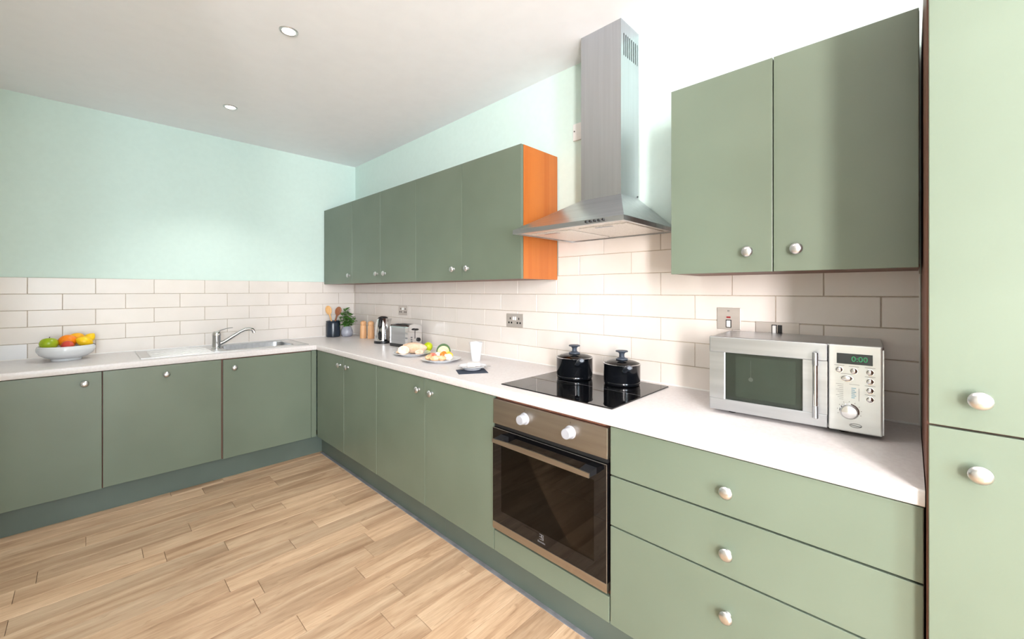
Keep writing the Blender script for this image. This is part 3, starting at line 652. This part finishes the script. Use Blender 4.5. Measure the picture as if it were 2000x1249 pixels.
hn = P('handle', MB().cyl((fx - .026, hy, .045), (fx - .026, hy, .250), .0072, seg=18, bev=.001), 'chrome', dr)
for zz in (.066, .232):
    P('handle_post', MB().cyl((fx + .001, hy, zz), (fx - .026, hy, zz), .005, seg=12), 'chrome', hn)
    P('handle_collar', MB().cyl((fx - .026, hy, zz - .02), (fx - .026, hy, zz + .02), .0080, seg=18, bev=.001), 'steel', hn)
pn = P('control_panel', MB().box(fx, fx + .022, -wy, yd0 - .0012, zb, zt_, .004), 'silver_panel')
yc = (-wy + yd0) / 2
P('display', MB().box(fx - .0012, fx + .001, yc - .042, yc + .042, .222, .254), 'display', pn)
P('clock_digits', text_mb('0:00', .0225, Matrix.Translation((fx - .0016, yc - .012, .2375)) @ TX, .0003), 'digits', pn)
bl = [(yc + .036, .203), (yc + .001, .202), (yc - .036, .202), (yc - .036, .175), (yc - .036, .148), (yc - .036, .121)]
for yy, zz in bl:
    k = P('button', MB().lathe([(.0098, 0), (.0098, .002), (.008, .0022), (.0072, .0006), (.0068, .0035), (.0045, .0048), (0, .005)], (fx, yy, zz), (-1, 0, 0), 20), 'chrome', pn)
    P('button_print', MB().box(fx - .0003, fx + .001, yy - .012, yy + .012, zz + .0125, zz + .0140), 'ink', pn)
P('start_button', MB().lathe([(.0098, 0), (.0098, .002), (.008, .0022), (.0072, .0006), (.0068, .0035), (.0045, .0048), (0, .005)], (fx, yc + .018, .178), (-1, 0, 0), 24, (1, 1.7, 1)), 'chrome', pn)
P('button_print', MB().box(fx - .0003, fx + .001, yc + .004, yc + .032, .1905, .1920), 'ink', pn)
b = MB()
for k in range(9): b.box(fx - .0003, fx + .001, yc + .026, yc + .044 - (k % 3) * .004, .158 - k * .0058, .1592 - k * .0058)
b.box(fx - .0003, fx + .001, yc - .010, yc - .0112, .112, .150).box(fx - .0003, fx + .001, yc - .012, yc + .012, .1600, .1612)
P('printed_list', b, 'ink', pn)
b = MB()
for k in range(6): b.box(fx - .0003, fx + .001, yc - .004 + (k % 2) * .003, yc + .007, .148 - k * .0058, .1505 - k * .0058)
P('printed_symbols', b, 'blue_ink', pn)
dl = P('dial', MB().lathe([(.0240, 0), (.0240, .004), (.0215, .006), (.0205, .015), (.0185, .0178), (.010, .019), (0, .0192)], (fx, yc + .012, .078), (-1, 0, 0), 36), 'chrome', pn)
b = MB()
for k in range(9):
    a = R(-20 + k * 27.5); b.cyl((fx - .0004, yc + .012 + .0285 * math.cos(a), .078 + .0285 * math.sin(a)), (fx + .0008, yc + .012 + .0285 * math.cos(a), .078 + .0285 * math.sin(a)), .0011, seg=6)
P('dial_ticks', b, 'dark_ink', pn)
b = MB(); oy, oz = yc - .003, .036
ring = [(oy + .014 * math.cos(R(a)), oz + .0058 * math.sin(R(a))) for a in range(0, 361, 15)]
b.tube([(fx - .0002, p, q) for p, q in ring], .0007, 6, caps=False)
b.tube([(fx - .0002, oy + .012, oz + .0005), (fx - .0002, oy + .004, oz - .0002), (fx - .0002, oy - .006, oz - .001), (fx - .0002, oy - .013, oz - .0012)], .0009, 6)
P('oval_emblem', b, 'dark_ink', pn)
for yy in (-wy + .09, wy - .065):
    for xx in (fx + .055, bx_ - .05): P('foot', MB().cyl((xx, yy, 0), (xx, yy, zb), .013, .015, seg=14), 'black_plastic')

# ------------------------------------------------------------------ saucepans on the hob
def saucepan(loc, r, hgt, label, yaw_off):
    t = thing('saucepan', label, 'saucepan', loc, 0, 'black saucepans on the hob')
    L_ = lambda nm, mb, m, par=t, **k: part(nm, mb, m, par, True, **k)
    body = L_('body', MB().lathe([(0, 0), (r - .012, 0), (r - .004, .003), (r - .001, .010), (r - .002, .016), (r, .020), (r, hgt - .004), (r + .002, hgt), (r - .001, hgt), (r - .004, hgt - .004), (r - .004, .012), (r - .014, .005), (0, .004)], seg=56), 'black_enamel')
    lid = L_('lid', MB().lathe([(r - .003, hgt + .0012), (r * .8, hgt + .010), (r * .5, hgt + .016), (r * .2, hgt + .0185), (0, hgt + .019), (0, hgt + .0160), (r * .2, hgt + .0155), (r * .5, hgt + .013), (r * .8, hgt + .007), (r - .003, hgt - .0012)], seg=48), 'lid_glass')
    L_('lid_rim', MB().lathe([(r - .0035, hgt - .0015), (r + .0015, hgt - .0005), (r + .002, hgt + .0025), (r - .0035, hgt + .003), (r - .0035, hgt - .0015)], seg=48), 'chrome', lid)
    z = hgt + .018
    L_('lid_knob', MB().lathe([(0, z), (.026, z), (.0285, z + .002), (.0275, z + .006), (.018, z + .009), (.0125, z + .014), (.012, z + .026), (.0165, z + .034), (.0280, z + .038), (.0295, z + .0405), (.026, z + .0435), (0, z + .046)], seg=32), 'slate_plastic', lid)
    dv = CAM - Vector(loc); dv.z = 0; dv.normalize(); dv = (dv + RGT * yaw_off).normalized(); a = dv * (r - .001)
    p = [a + Vector((0, 0, hgt - .022)), dv * (r + .022) + Vector((0, 0, hgt - .014)), dv * (r + .05) + Vector((0, 0, hgt - .004)), dv * (r + .10) + Vector((0, 0, hgt + .010)), dv * (r + .145) + Vector((0, 0, hgt + .021)), dv * (r + .158) + Vector((0, 0, hgt + .023))]
    h_ = L_('handle', MB().tube(p, [.010, .010, .0115, .014, .0145, .009], 14, ry=[.008, .008, .009, .011, .0115, .007]), 'slate_plastic')
    L_('handle_bracket', MB().ball(a + Vector((0, 0, hgt - .023)), .013, (1, 1, 1.15), seg=16, rings=10), 'black_enamel', h_)
    return t
saucepan((-.207, -2.917, .9122), .0905, .105, 'black lidded saucepan nearer the left edge of the hob', .13)
saucepan((-.165, -3.160, .9122), .0845, .097, 'smaller black lidded saucepan near the right edge of the hob', .13)

# ------------------------------------------------------------------ kettle, toaster, mills, crock, plant
kt = Vector((-.165, -.885, WT1))
t = thing('electric_kettle', 'polished steel electric kettle with black handle, lid and base', 'kettle', kt)
L_ = lambda nm, mb, m, par=None, **k: part(nm, mb, m, par or t, True, **k)
L_('base', MB().lathe([(0, 0), (.074, 0), (.075, .004), (.074, .018), (.070, .022), (0, .022)], seg=40), 'black_plastic')
L_('body', MB().lathe([(0, .0225), (.071, .0225), (.0705, .04), (.069, .09), (.066, .14), (.060, .175), (.052, .198), (.044, .210), (.040, .213), (0, .213)], seg=48), 'chrome')
L_('lid', MB().lathe([(.0415, .213), (.041, .216), (.034, .222), (.018, .228), (0, .2295)], seg=32), 'black_plastic')
v = -FWD
h_ = L_('handle', MB().tube([v * .040 + Vector((0, 0, .214)), v * .062 + Vector((0, 0, .214)), v * .082 + Vector((0, 0, .198)), v * .093 + Vector((0, 0, .150)), v * .094 + Vector((0, 0, .09)), v * .088 + Vector((0, 0, .05)), v * .070 + Vector((0, 0, .036))], [.014, .014, .013, .0125, .0125, .0125, .012], 14, ry=.008), 'black_plastic')
L_('spout', MB().hexa([(.045, .02, .16), (.055, -.02, .16), (.064, -.012, .16), (.058, .026, .16), (.030, .018, .205), (.036, -.018, .205), (.078, -.010, .208), (.070, .024, .208)]), 'chrome')

rzt = R(5)
fl = Vector((-.205, -1.345)); W_, L2 = .138, .245
cth, sth = math.cos(rzt), math.sin(rzt)
cen = fl + Vector((cth, sth)) * W_ / 2 + Vector((-sth, cth)) * L2 / 2
t = thing('toaster', 'steel two-slice toaster with chrome end and black base', 'toaster', (cen.x, cen.y, WT1), rzt)
L_('base', MB().box(-W_ / 2, W_ / 2, -L2 / 2, L2 / 2, 0, .028, .008, 3), 'black_plastic')
def arch(x0, x1, z0, z1, y0, y1, r, n=6):
    P_ = [(x0, z0), (x1, z0)] + [(x1 - r + r * math.cos(R(90 * k / n)), z1 - r * .55 + r * .55 * math.sin(R(90 * k / n))) for k in range(n + 1)] + [(x0 + r - r * math.sin(R(90 * k / n)), z1 - r * .55 + r * .55 * math.cos(R(90 * k / n))) for k in range(n + 1)]
    t_ = bmesh.new(); A = [t_.verts.new((x, y0, z)) for x, z in P_]; B = [t_.verts.new((x, y1, z)) for x, z in P_]; k = len(P_)
    t_.faces.new(A); t_.faces.new(B[::-1])
    for i in range(k): t_.faces.new((A[i], B[i], B[(i + 1) % k], A[(i + 1) % k]))
    bmesh.ops.recalc_face_normals(t_, faces=t_.faces); m_ = MB(); m_._add(t_); return m_
L_('body', arch(-W_ / 2 + .003, W_ / 2 - .003, .026, .178, -L2 / 2 + .034, L2 / 2 - .012, .05), 'steel')
ce = L_('end_cap', arch(-W_ / 2, W_ / 2, .026, .182, -L2 / 2 + .002, -L2 / 2 + .034, .052), 'chrome')
L_('end_cap', arch(-W_ / 2, W_ / 2, .026, .180, L2 / 2 - .014, L2 / 2 - .001, .052), 'chrome')
L_('toast_slot', MB().box(-.040, -.012, -L2 / 2 + .055, L2 / 2 - .035, .1775, .1790), 'dark_gap'); L_('toast_slot', MB().box(.012, .040, -L2 / 2 + .055, L2 / 2 - .035, .1775, .1790), 'dark_gap')
yf = -L2 / 2 + .002
L_('lever_slot', MB().box(-.0025, .0025, yf - .0008, yf + .001, .070, .150), 'dark_gap', ce)
L_('lever', MB().ball((.002, yf - .014, .143), .022, (1.05, .7, .38)), 'black_plastic', ce)
L_('dial', MB().cyl((.034, yf, .060), (.034, yf - .012, .060), .0155, seg=24, bev=.002), 'black_plastic', ce)
for zz in (.082, .064, .047): L_('button', MB().cyl((-.032, yf, zz), (-.032, yf - .005, zz), .0062, seg=14, bev=.001), 'mark', ce)

mill_p = [(0, 0), (.029, 0), (.030, .004), (.030, .045), (.0285, .085), (.0280, .112), (.0265, .118), (.0235, .122), (.0245, .128), (.0275, .136), (.0275, .148), (.0225, .158), (.012, .164), (0, .166)]
for x, y, lab in ((-.120, -.425, 'beech wood pepper mill beside the potted plant'), (-.088, -.512, 'beech wood mill between its twin and the kettle')):
    t = thing('pepper_mill', lab, 'pepper mill', (x, y, WT1), group='wooden mills in the corner')
    L_('body', MB().lathe(mill_p[:8], seg=28), 'beech'); L_('head', MB().lathe(mill_p[7:], seg=28), 'beech')
ck = Vector((-.268, -.095, WT1))
t = thing('utensil_crock', 'dark navy ceramic utensil crock in the worktop corner', 'jar', ck)
L_('body', MB().lathe([(0, 0), (.060, 0), (.064, .004), (.065, .010), (.065, .130), (.063, .138), (.062, .141), (.0645, .145), (.0650, .152), (.0625, .155), (.058, .153), (.057, .012), (0, .010)], seg=44), 'navy')
def spoon(label, base, tip, m, seed):
    o_ = base; d_ = (tip - base); L0 = d_.length; q = Vector((0, 0, 1)).rotation_difference(d_.normalized()).to_matrix()
    mb = MB()
    mb.tube([(0, 0, 0), (0, 0, L0 * .35), (0, 0, L0 * .66), (0, 0, L0 * .74)], [.006, .0065, .0075, .010], 10)
    face = Matrix.Rotation(R(-YAW), 3, 'Z')
    mb.ball((0, 0, L0 * .87), 1, (.031, .008, L0 * .155), seg=18, rings=12)
    mb.xform((q @ face).to_4x4())
    return solo('wooden_spoon', mb, m, label, 'spoon', base, 'wooden spoons in the crock')
spoon('pale wooden spoon standing in the navy crock', ck + RGT * .020 + Vector((0, 0, .0115)), ck - RGT * .058 + FWD * .01 + Vector((0, 0, .295)), 'pale_wood', 1)
spoon('dark wooden spoon standing in the navy crock', ck - RGT * .022 + Vector((0, 0, .0115)), ck + RGT * .058 + FWD * .01 + Vector((0, 0, .285)), 'dark_wood', 2)
pv = Vector((-.160, -.160, WT1))
t = thing('potted_plant', 'leafy green herb in a round grey ceramic pot', 'plant', pv)
pot = L_('pot', MB().lathe([(0, 0), (.038, 0), (.047, .006), (.055, .026), (.055, .050), (.048, .076), (.039, .094), (.038, .100), (.034, .100), (.034, .088), (0, .086)], seg=36), 'stone_grey')
L_('soil', MB().lathe([(0, .092), (.034, .090), (.034, .087)], seg=20), 'soil', pot)
random.seed(5); lb = MB(); st = MB()
def leaf(bm_, p, d, up, ln, wd):
    a = d.normalized(); s_ = a.cross(up).normalized(); n_ = s_.cross(a)
    prof = ((0, .06), (.25, .8), (.5, 1.0), (.75, .72), (1.0, .04)); L1 = []; R1 = []; Cn = []
    for u, w_ in prof:
        c = p + a * ln * u - n_ * ln * .28 * u * u
        L1.append(bm_.verts.new(c - s_ * wd * w_ + n_ * wd * .25 * w_)); R1.append(bm_.verts.new(c + s_ * wd * w_ + n_ * wd * .25 * w_)); Cn.append(bm_.verts.new(c))
    for i in range(4): bm_.faces.new((L1[i], Cn[i], Cn[i + 1], L1[i + 1])); bm_.faces.new((Cn[i], R1[i], R1[i + 1], Cn[i + 1]))
for k in range(15):
    a = k * 2.4; rr = .012 + .014 * (k % 3); tip = Vector((math.cos(a) * (.018 + .026 * (k % 3)), math.sin(a) * (.018 + .026 * (k % 3)), .255 - .042 * (k % 3) - .008 * (k % 2)))
    if k == 0: tip = Vector((0, 0, .262))
    b0 = Vector((math.cos(a) * rr * .6, math.sin(a) * rr * .6, .088)); st.tube([b0, b0.lerp(tip, .5) + Vector((0, 0, .01)), tip], [.0022, .0018, .001], 6)
    for j in range(9):
        u = .18 + .82 * j / 8; p = b0.lerp(tip, u) + Vector((0, 0, .04 * u * (1 - u))); aa = a + j * 2.2 + random.uniform(-.4, .4); el = random.uniform(-.15, .5) if j < 8 else 1.0
        leaf(lb.bm, p, Vector((math.cos(aa), math.sin(aa), el)), Vector((0, 0, 1)), random.uniform(.042, .064) * (1 - .25 * u), random.uniform(.014, .021))
fo = L_('foliage', lb, 'leaf'); fo['kind'] = 'stuff'
L_('stems', st, 'leaf')

# ------------------------------------------------------------------ fruit bowl
bw = Vector((-2.030, -.215, WT1))
solo('fruit_bowl', MB().lathe([(0, .008), (.056, .008), (.057, 0), (.069, 0), (.071, .004), (.070, .012), (.096, .022), (.120, .040), (.132, .062), (.1335, .078), (.129, .092), (.124, .095), (.1205, .093), (.125, .078), (.122, .062), (.108, .045), (.07, .030), (0, .024)], seg=64), 'white_ceramic', 'white ceramic fruit bowl on the worktop by the tiles', 'bowl', bw)
def fruit(name, label, off, r, m, sc=(1, 1, 1), stalk=True, rot=None, tip=0.0):
    t = thing(name, label, 'fruit', bw + Vector(off), group='fruit in the bowl')
    b = MB(); seg, rg = 28, 18; prof = []
    for k in range(rg + 1):
        a = math.pi * k / rg; q = r * math.sin(a); zz = -r * math.cos(a)
        if name == 'apple': zz -= .22 * r * math.exp(-(q / (.35 * r)) ** 2) * (1 if zz > 0 else -1); q *= 1.0 + .05 * math.cos(a) * -1
        if tip: zz *= 1 + tip * math.exp(-(q / (.3 * r)) ** 2)
        prof.append((max(q, 0) if 0 < k < rg else 0, zz))
    b.lathe(prof, seg=seg, scale=sc)
    mt = rot.to_4x4() if rot else Matrix.Identity(4)
    b.xform(mt); part('flesh', b, m, t, True)
    if stalk:
        zz = r * sc[2] * (.78 if name == 'apple' else 1 + tip); s_ = MB().tube([(0, 0, zz - .004), (.001, 0, zz + .006), (.003, .001, zz + .013)], [.0022, .0018, .0025], 8); s_.xform(mt); part('stalk', s_, 'stalk', t, True)
V = lambda r_, f_, z: tuple(RGT * 0 + Vector((r_, f_, z)))
fruit('apple', 'green apple at one end of the fruit bowl', V(-.076, -.006, .110), .041, 'apple_green', (1.05, 1.05, .98), rot=Matrix.Rotation(R(-14), 3, 'X'))
fruit('orange', 'bright orange in the middle of the fruit bowl', V(.004, .012, .118), .042, 'orange', (1.05, 1.04, 1), False)
fruit('apple', 'red apple low at the front of the fruit bowl', V(.006, -.066, .096), .031, 'apple_red', (1, 1, .95), False, rot=Matrix.Rotation(R(60), 3, 'X'))
fruit('mango', 'amber mango at the back of the fruit bowl', V(.040, .078, .134), .033, 'mango', (.92, .92, 1.25), False, rot=Matrix.Rotation(R(80), 3, 'Y'))
fruit('lemon', 'yellow lemon tilted up at the end of the fruit bowl', V(.080, -.018, .114), .034, 'lemon', (.95, .95, 1.12), True, rot=Matrix.Rotation(R(112), 3, 'Y'), tip=.16)
fruit('lemon', 'yellow lemon leaning up behind its twin in the bowl', V(.100, .036, .128), .029, 'lemon', (.95, .95, 1.22), False, rot=Matrix.Rotation(R(40), 3, 'Y'), tip=.16)

# ------------------------------------------------------------------ plates and food
plate_p = lambda r: [(0, .004), (r * .52, .004), (r * .54, 0), (r * .60, 0), (r * .62, .004), (r * .8, .009), (r, .0165), (r + .001, .0185), (r - .003, .0195), (r * .80, .0125), (r * .62, .0075), (0, .0070)]
def lump(c, r, sc, m, name, label, cat, rot=None, amp=.12, seed=0, group=None, seg=20, rg=12):
    mb = MB(); mb.ball((0, 0, 0), r, (1, 1, 1), seg=seg, rings=rg); rnd = random.Random(seed); ph = [rnd.uniform(0, 6) for _ in range(6)]
    for v in mb.bm.verts:
        n_ = v.co.normalized(); f_ = 1 + amp * (math.sin(3 * n_.x + ph[0]) * math.cos(4 * n_.y + ph[1]) + .5 * math.sin(7 * n_.z + 5 * n_.x + ph[2])); v.co = Vector((v.co.x * f_ * sc[0], v.co.y * f_ * sc[1], v.co.z * f_ * sc[2]))
    if rot: mb.xform(rot.to_4x4())
    # rest on its lowest point
    zm_ = min(v.co.z for v in mb.bm.verts); mb.xform(Matrix.Translation((0, 0, -zm_)))
    return solo(name, mb, m, label, cat, c, group)
p1 = Vector((-.352, -1.640, WT1))
solo('plate', MB().lathe(plate_p(.128), seg=56), 'white_ceramic', 'white plate holding the bread loaf', 'plate', p1)
def at(base, r_, f_, z): return base + RGT * r_ + FWD * f_ + Vector((0, 0, z))
yawm = Matrix.Rotation(R(-YAW), 3, 'Z')
lump(at(p1, .012, .012, .0085), .05, (1.72, .85, .78), 'crust', 'bread_loaf', 'pale crusty bread loaf on the white plate', 'bread', rot=Matrix.Rotation(R(-YAW - 8), 3, 'Z'), amp=.07, seed=3, seg=32, rg=18)
def slice_(c, r, label, tilt, m2='bread'):
    t = thing('bread_slice', label, 'bread', c, R(-YAW), 'cut bread on the plate')
    a = MB().lathe([(0, -.007), (r - .002, -.007), (r, -.005), (r, .005), (r - .002, .007)], axis=(0, 1, 0), seg=28, scale=(1.12, .88, 1)); f_ = MB().lathe([(r - .002, -.0072), (r * .5, -.0078), (0, -.0075)], axis=(0, 1, 0), seg=28, scale=(1.12, .88, 1))
    mt = Matrix.Rotation(tilt, 4, 'X'); zz = None
    for b_ in (a, f_): b_.xform(mt)
    zm_ = min(v.co.z for v in a.bm.verts)
    for b_ in (a, f_): b_.xform(Matrix.Translation((0, 0, -zm_)))
    part('crust', a, 'crust', t, True); part('crumb', f_, 'bread', t, True)
slice_(at(p1, -.044, -.058, .0085), .036, 'cut bread slice leaning on the loaf end', R(-24))
slice_(at(p1, .062, -.054, .0085), .026, 'small bread slice lying in front of the loaf', R(-62))
lump(at(p1, -.086, -.012, .0105), .022, (1.1, .9, .45), 'crust', 'bread_crust', 'small piece of crust at the plate edge', 'bread', seed=9)
solo('lime', MB().lathe([(0, 0), (.012, .002), (.026, .012), (.0335, .032), (.0305, .050), (.016, .063), (.006, .0665), (0, .067)], seg=28), 'lime', 'bright yellow-green lime on the worktop behind the bread', 'fruit', (-.178, -1.580, WT1))
p2 = Vector((-.362, -1.990, WT1))
solo('plate', MB().lathe(plate_p(.127), seg=56), 'white_ceramic', 'white plate of mixed food with avocado and tomato', 'plate', p2)
# avocado half, cut face towards the room
av = at(p2, .012, .030, .009)
t = thing('avocado_half', 'halved avocado with dark green skin propped at the plate back', 'avocado', av, R(-YAW))
def half(rad, sy, front):
    mb = MB(); mb.ball((0, 0, 0), rad, (1.0, 1, 1.05), seg=28, rings=18); bm_ = mb.bm
    bmesh.ops.bisect_plane(bm_, geom=bm_.verts[:] + bm_.edges[:] + bm_.faces[:], plane_co=(0, 0, 0), plane_no=(0, -1, 0), clear_outer=True)
    ed = [e for e in bm_.edges if e.is_boundary]; bmesh.ops.edgeloop_fill(bm_, edges=ed); return mb
sk = half(.046, 1, True); tl = Matrix.Rotation(R(-8), 4, 'X'); sk.xform(tl); zm_ = min(v.co.z for v in sk.bm.verts); up = Matrix.Translation((0, 0, -zm_)); sk.xform(up); part('skin', sk, 'avo_skin', t, True)
fb = MB().lathe([(.0385, .0004), (.038, .0022), (.030, .003), (.020, .003), (.017, .001), (0, -.002)], axis=(0, -1, 0), seg=32, scale=(1, 1.0, 1)); dn = Matrix.Translation((0, 0, -.005)); fb.xform(up @ tl @ dn); part('flesh', fb, 'avo_flesh', t, True)
pb = MB().lathe([(.0168, .0016), (.014, .0032), (0, .0040)], axis=(0, -1, 0), seg=24); pb.xform(up @ tl @ dn); part('hollow', pb, 'pip', t, True)
FG = 'food on the mixed plate'
lump(at(p2, -.060, -.034, .009), .024, (1.35, .8, .75), 'chicken', 'chicken_piece', 'golden chicken piece at one side of the mixed plate', 'food', rot=yawm, seed=1)
lump(at(p2, -.026, -.062, .0085), .023, (1.5, .75, .72), 'chicken', 'chicken_piece', 'golden chicken piece at the front of the mixed plate', 'food', rot=yawm, seed=2)
lump(at(p2, .018, -.060, .0085), .021, (1.4, .8, .75), 'chicken', 'chicken_piece', 'golden chicken piece below the tomatoes', 'food', rot=yawm, seed=4)
lump(at(p2, .050, -.040, .0085), .025, (1.3, .8, .85), 'egg', 'mozzarella_piece', 'white mozzarella piece in front of the avocado', 'food', rot=yawm, seed=5)
lump(at(p2, -.012, -.020, .0085), .024, (1.2, .9, 1.0), 'egg', 'mozzarella_piece', 'white mozzarella piece between ham and tomato', 'food', rot=yawm, seed=6)
lump(at(p2, -.042, -.002, .0085), .022, (1.7, .7, .85), 'ham', 'ham_slice', 'folded red ham slice behind the chicken', 'food', rot=Matrix.Rotation(R(-YAW + 10), 3, 'Z'), amp=.2, seed=7)
lump(at(p2, -.036, -.034, .030), .012, (1.6, .8, .7), 'ham', 'ham_slice', 'small red ham curl on top of the chicken', 'food', rot=yawm, amp=.2, seed=8)
lump(at(p2, .016, -.040, .030), .0155, (1, 1, .95), 'tomato', 'cherry_tomato', 'red cherry tomato on top of the mixed plate', 'food', amp=.02, seed=1)
lump(at(p2, .022, -.014, .028), .018, (1, 1, 1), 'tomato', 'cherry_tomato', 'orange cherry tomato against the avocado', 'food', amp=.02, seed=2)
lump(at(p2, .056, -.008, .0085), .021, (1, .9, 1.25), 'yolk', 'pepper_slice', 'yellow pepper slice beside the avocado', 'food', rot=yawm, amp=.1, seed=3)
lump(at(p2, -.018, .006, .030), .012, (1.4, .8, .7), 'yolk', 'pepper_slice', 'small yellow pepper strip on the ham', 'food', rot=yawm, amp=.1, seed=4)
# tumbler
mb = MB(); seg = 30; rings = []
prof = [(.0275, 0), (.0285, .004), (.031, .03), (.036, .07), (.0405, .105), (.0425, .1175), (.0405, .1175), (.038, .10), (.030, .04), (.026, .008)]
t_ = bmesh.new()
for q, (r_, z) in enumerate(prof):
    fl_ = .035 if 1 <= q <= 4 else 0
    rings.append([t_.verts.new((r_ * (1 - fl_ * (.5 + .5 * math.cos(10 * (2 * math.pi * i / 60)))) * math.cos(2 * math.pi * i / 60), r_ * (1 - fl_ * (.5 + .5 * math.cos(10 * (2 * math.pi * i / 60)))) * math.sin(2 * math.pi * i / 60), z)) for i in range(60)])
for A, B in zip(rings, rings[1:]):
    for i in range(60): t_.faces.new((A[i], A[(i + 1) % 60], B[(i + 1) % 60], B[i]))
t_.faces.new(rings[0][::-1]); t_.faces.new(rings[-1]); bmesh.ops.recalc_face_normals(t_, faces=t_.faces); mb._add(t_)
solo('tumbler', mb, 'white_ceramic', 'tall white fluted ceramic tumbler on the worktop', 'cup', (-.205, -2.150, WT1))
# napkin, side plate, cheese, knife
nc = Vector((-.452, -2.402, WT1))
solo('napkin', MB().box(-.081, .081, -.062, .062, 0, .0025, .0008, 1), 'slate', 'dark slate blue napkin under the small plate', 'napkin', nc, rz=R(-31))
p3 = Vector((-.405, -2.352, WT1 + .0026))
solo('side_plate', MB().lathe(plate_p(.082), seg=48), 'white_ceramic', 'small white side plate on the dark napkin', 'plate', p3)
mb = MB().box(-.036, .036, -.020, .020, 0, .026, .003, 2); solo('cheese_block', mb, 'butter', 'white block of cheese on the small side plate', 'cheese', at(p3, .006, .012, .0076), rz=R(-YAW + 4))
t = thing('table_knife', 'steel table knife lying across the small side plate', 'knife', at(p3, 0, -.050, .0190), R(-YAW + 8))
part('blade', MB().tube([(-.068, 0, 0), (-.045, 0, 0), (0.0, 0, 0), (.02, 0, 0)], [.003, .009, .0095, .005], 10, ry=.0009), 'chrome', t, True)
part('handle', MB().tube([(.02, 0, 0), (.05, 0, .0008), (.105, 0, .002)], [.004, .0055, .0065], 10, ry=.003), 'chrome', t, True)
print('planks', nplank)
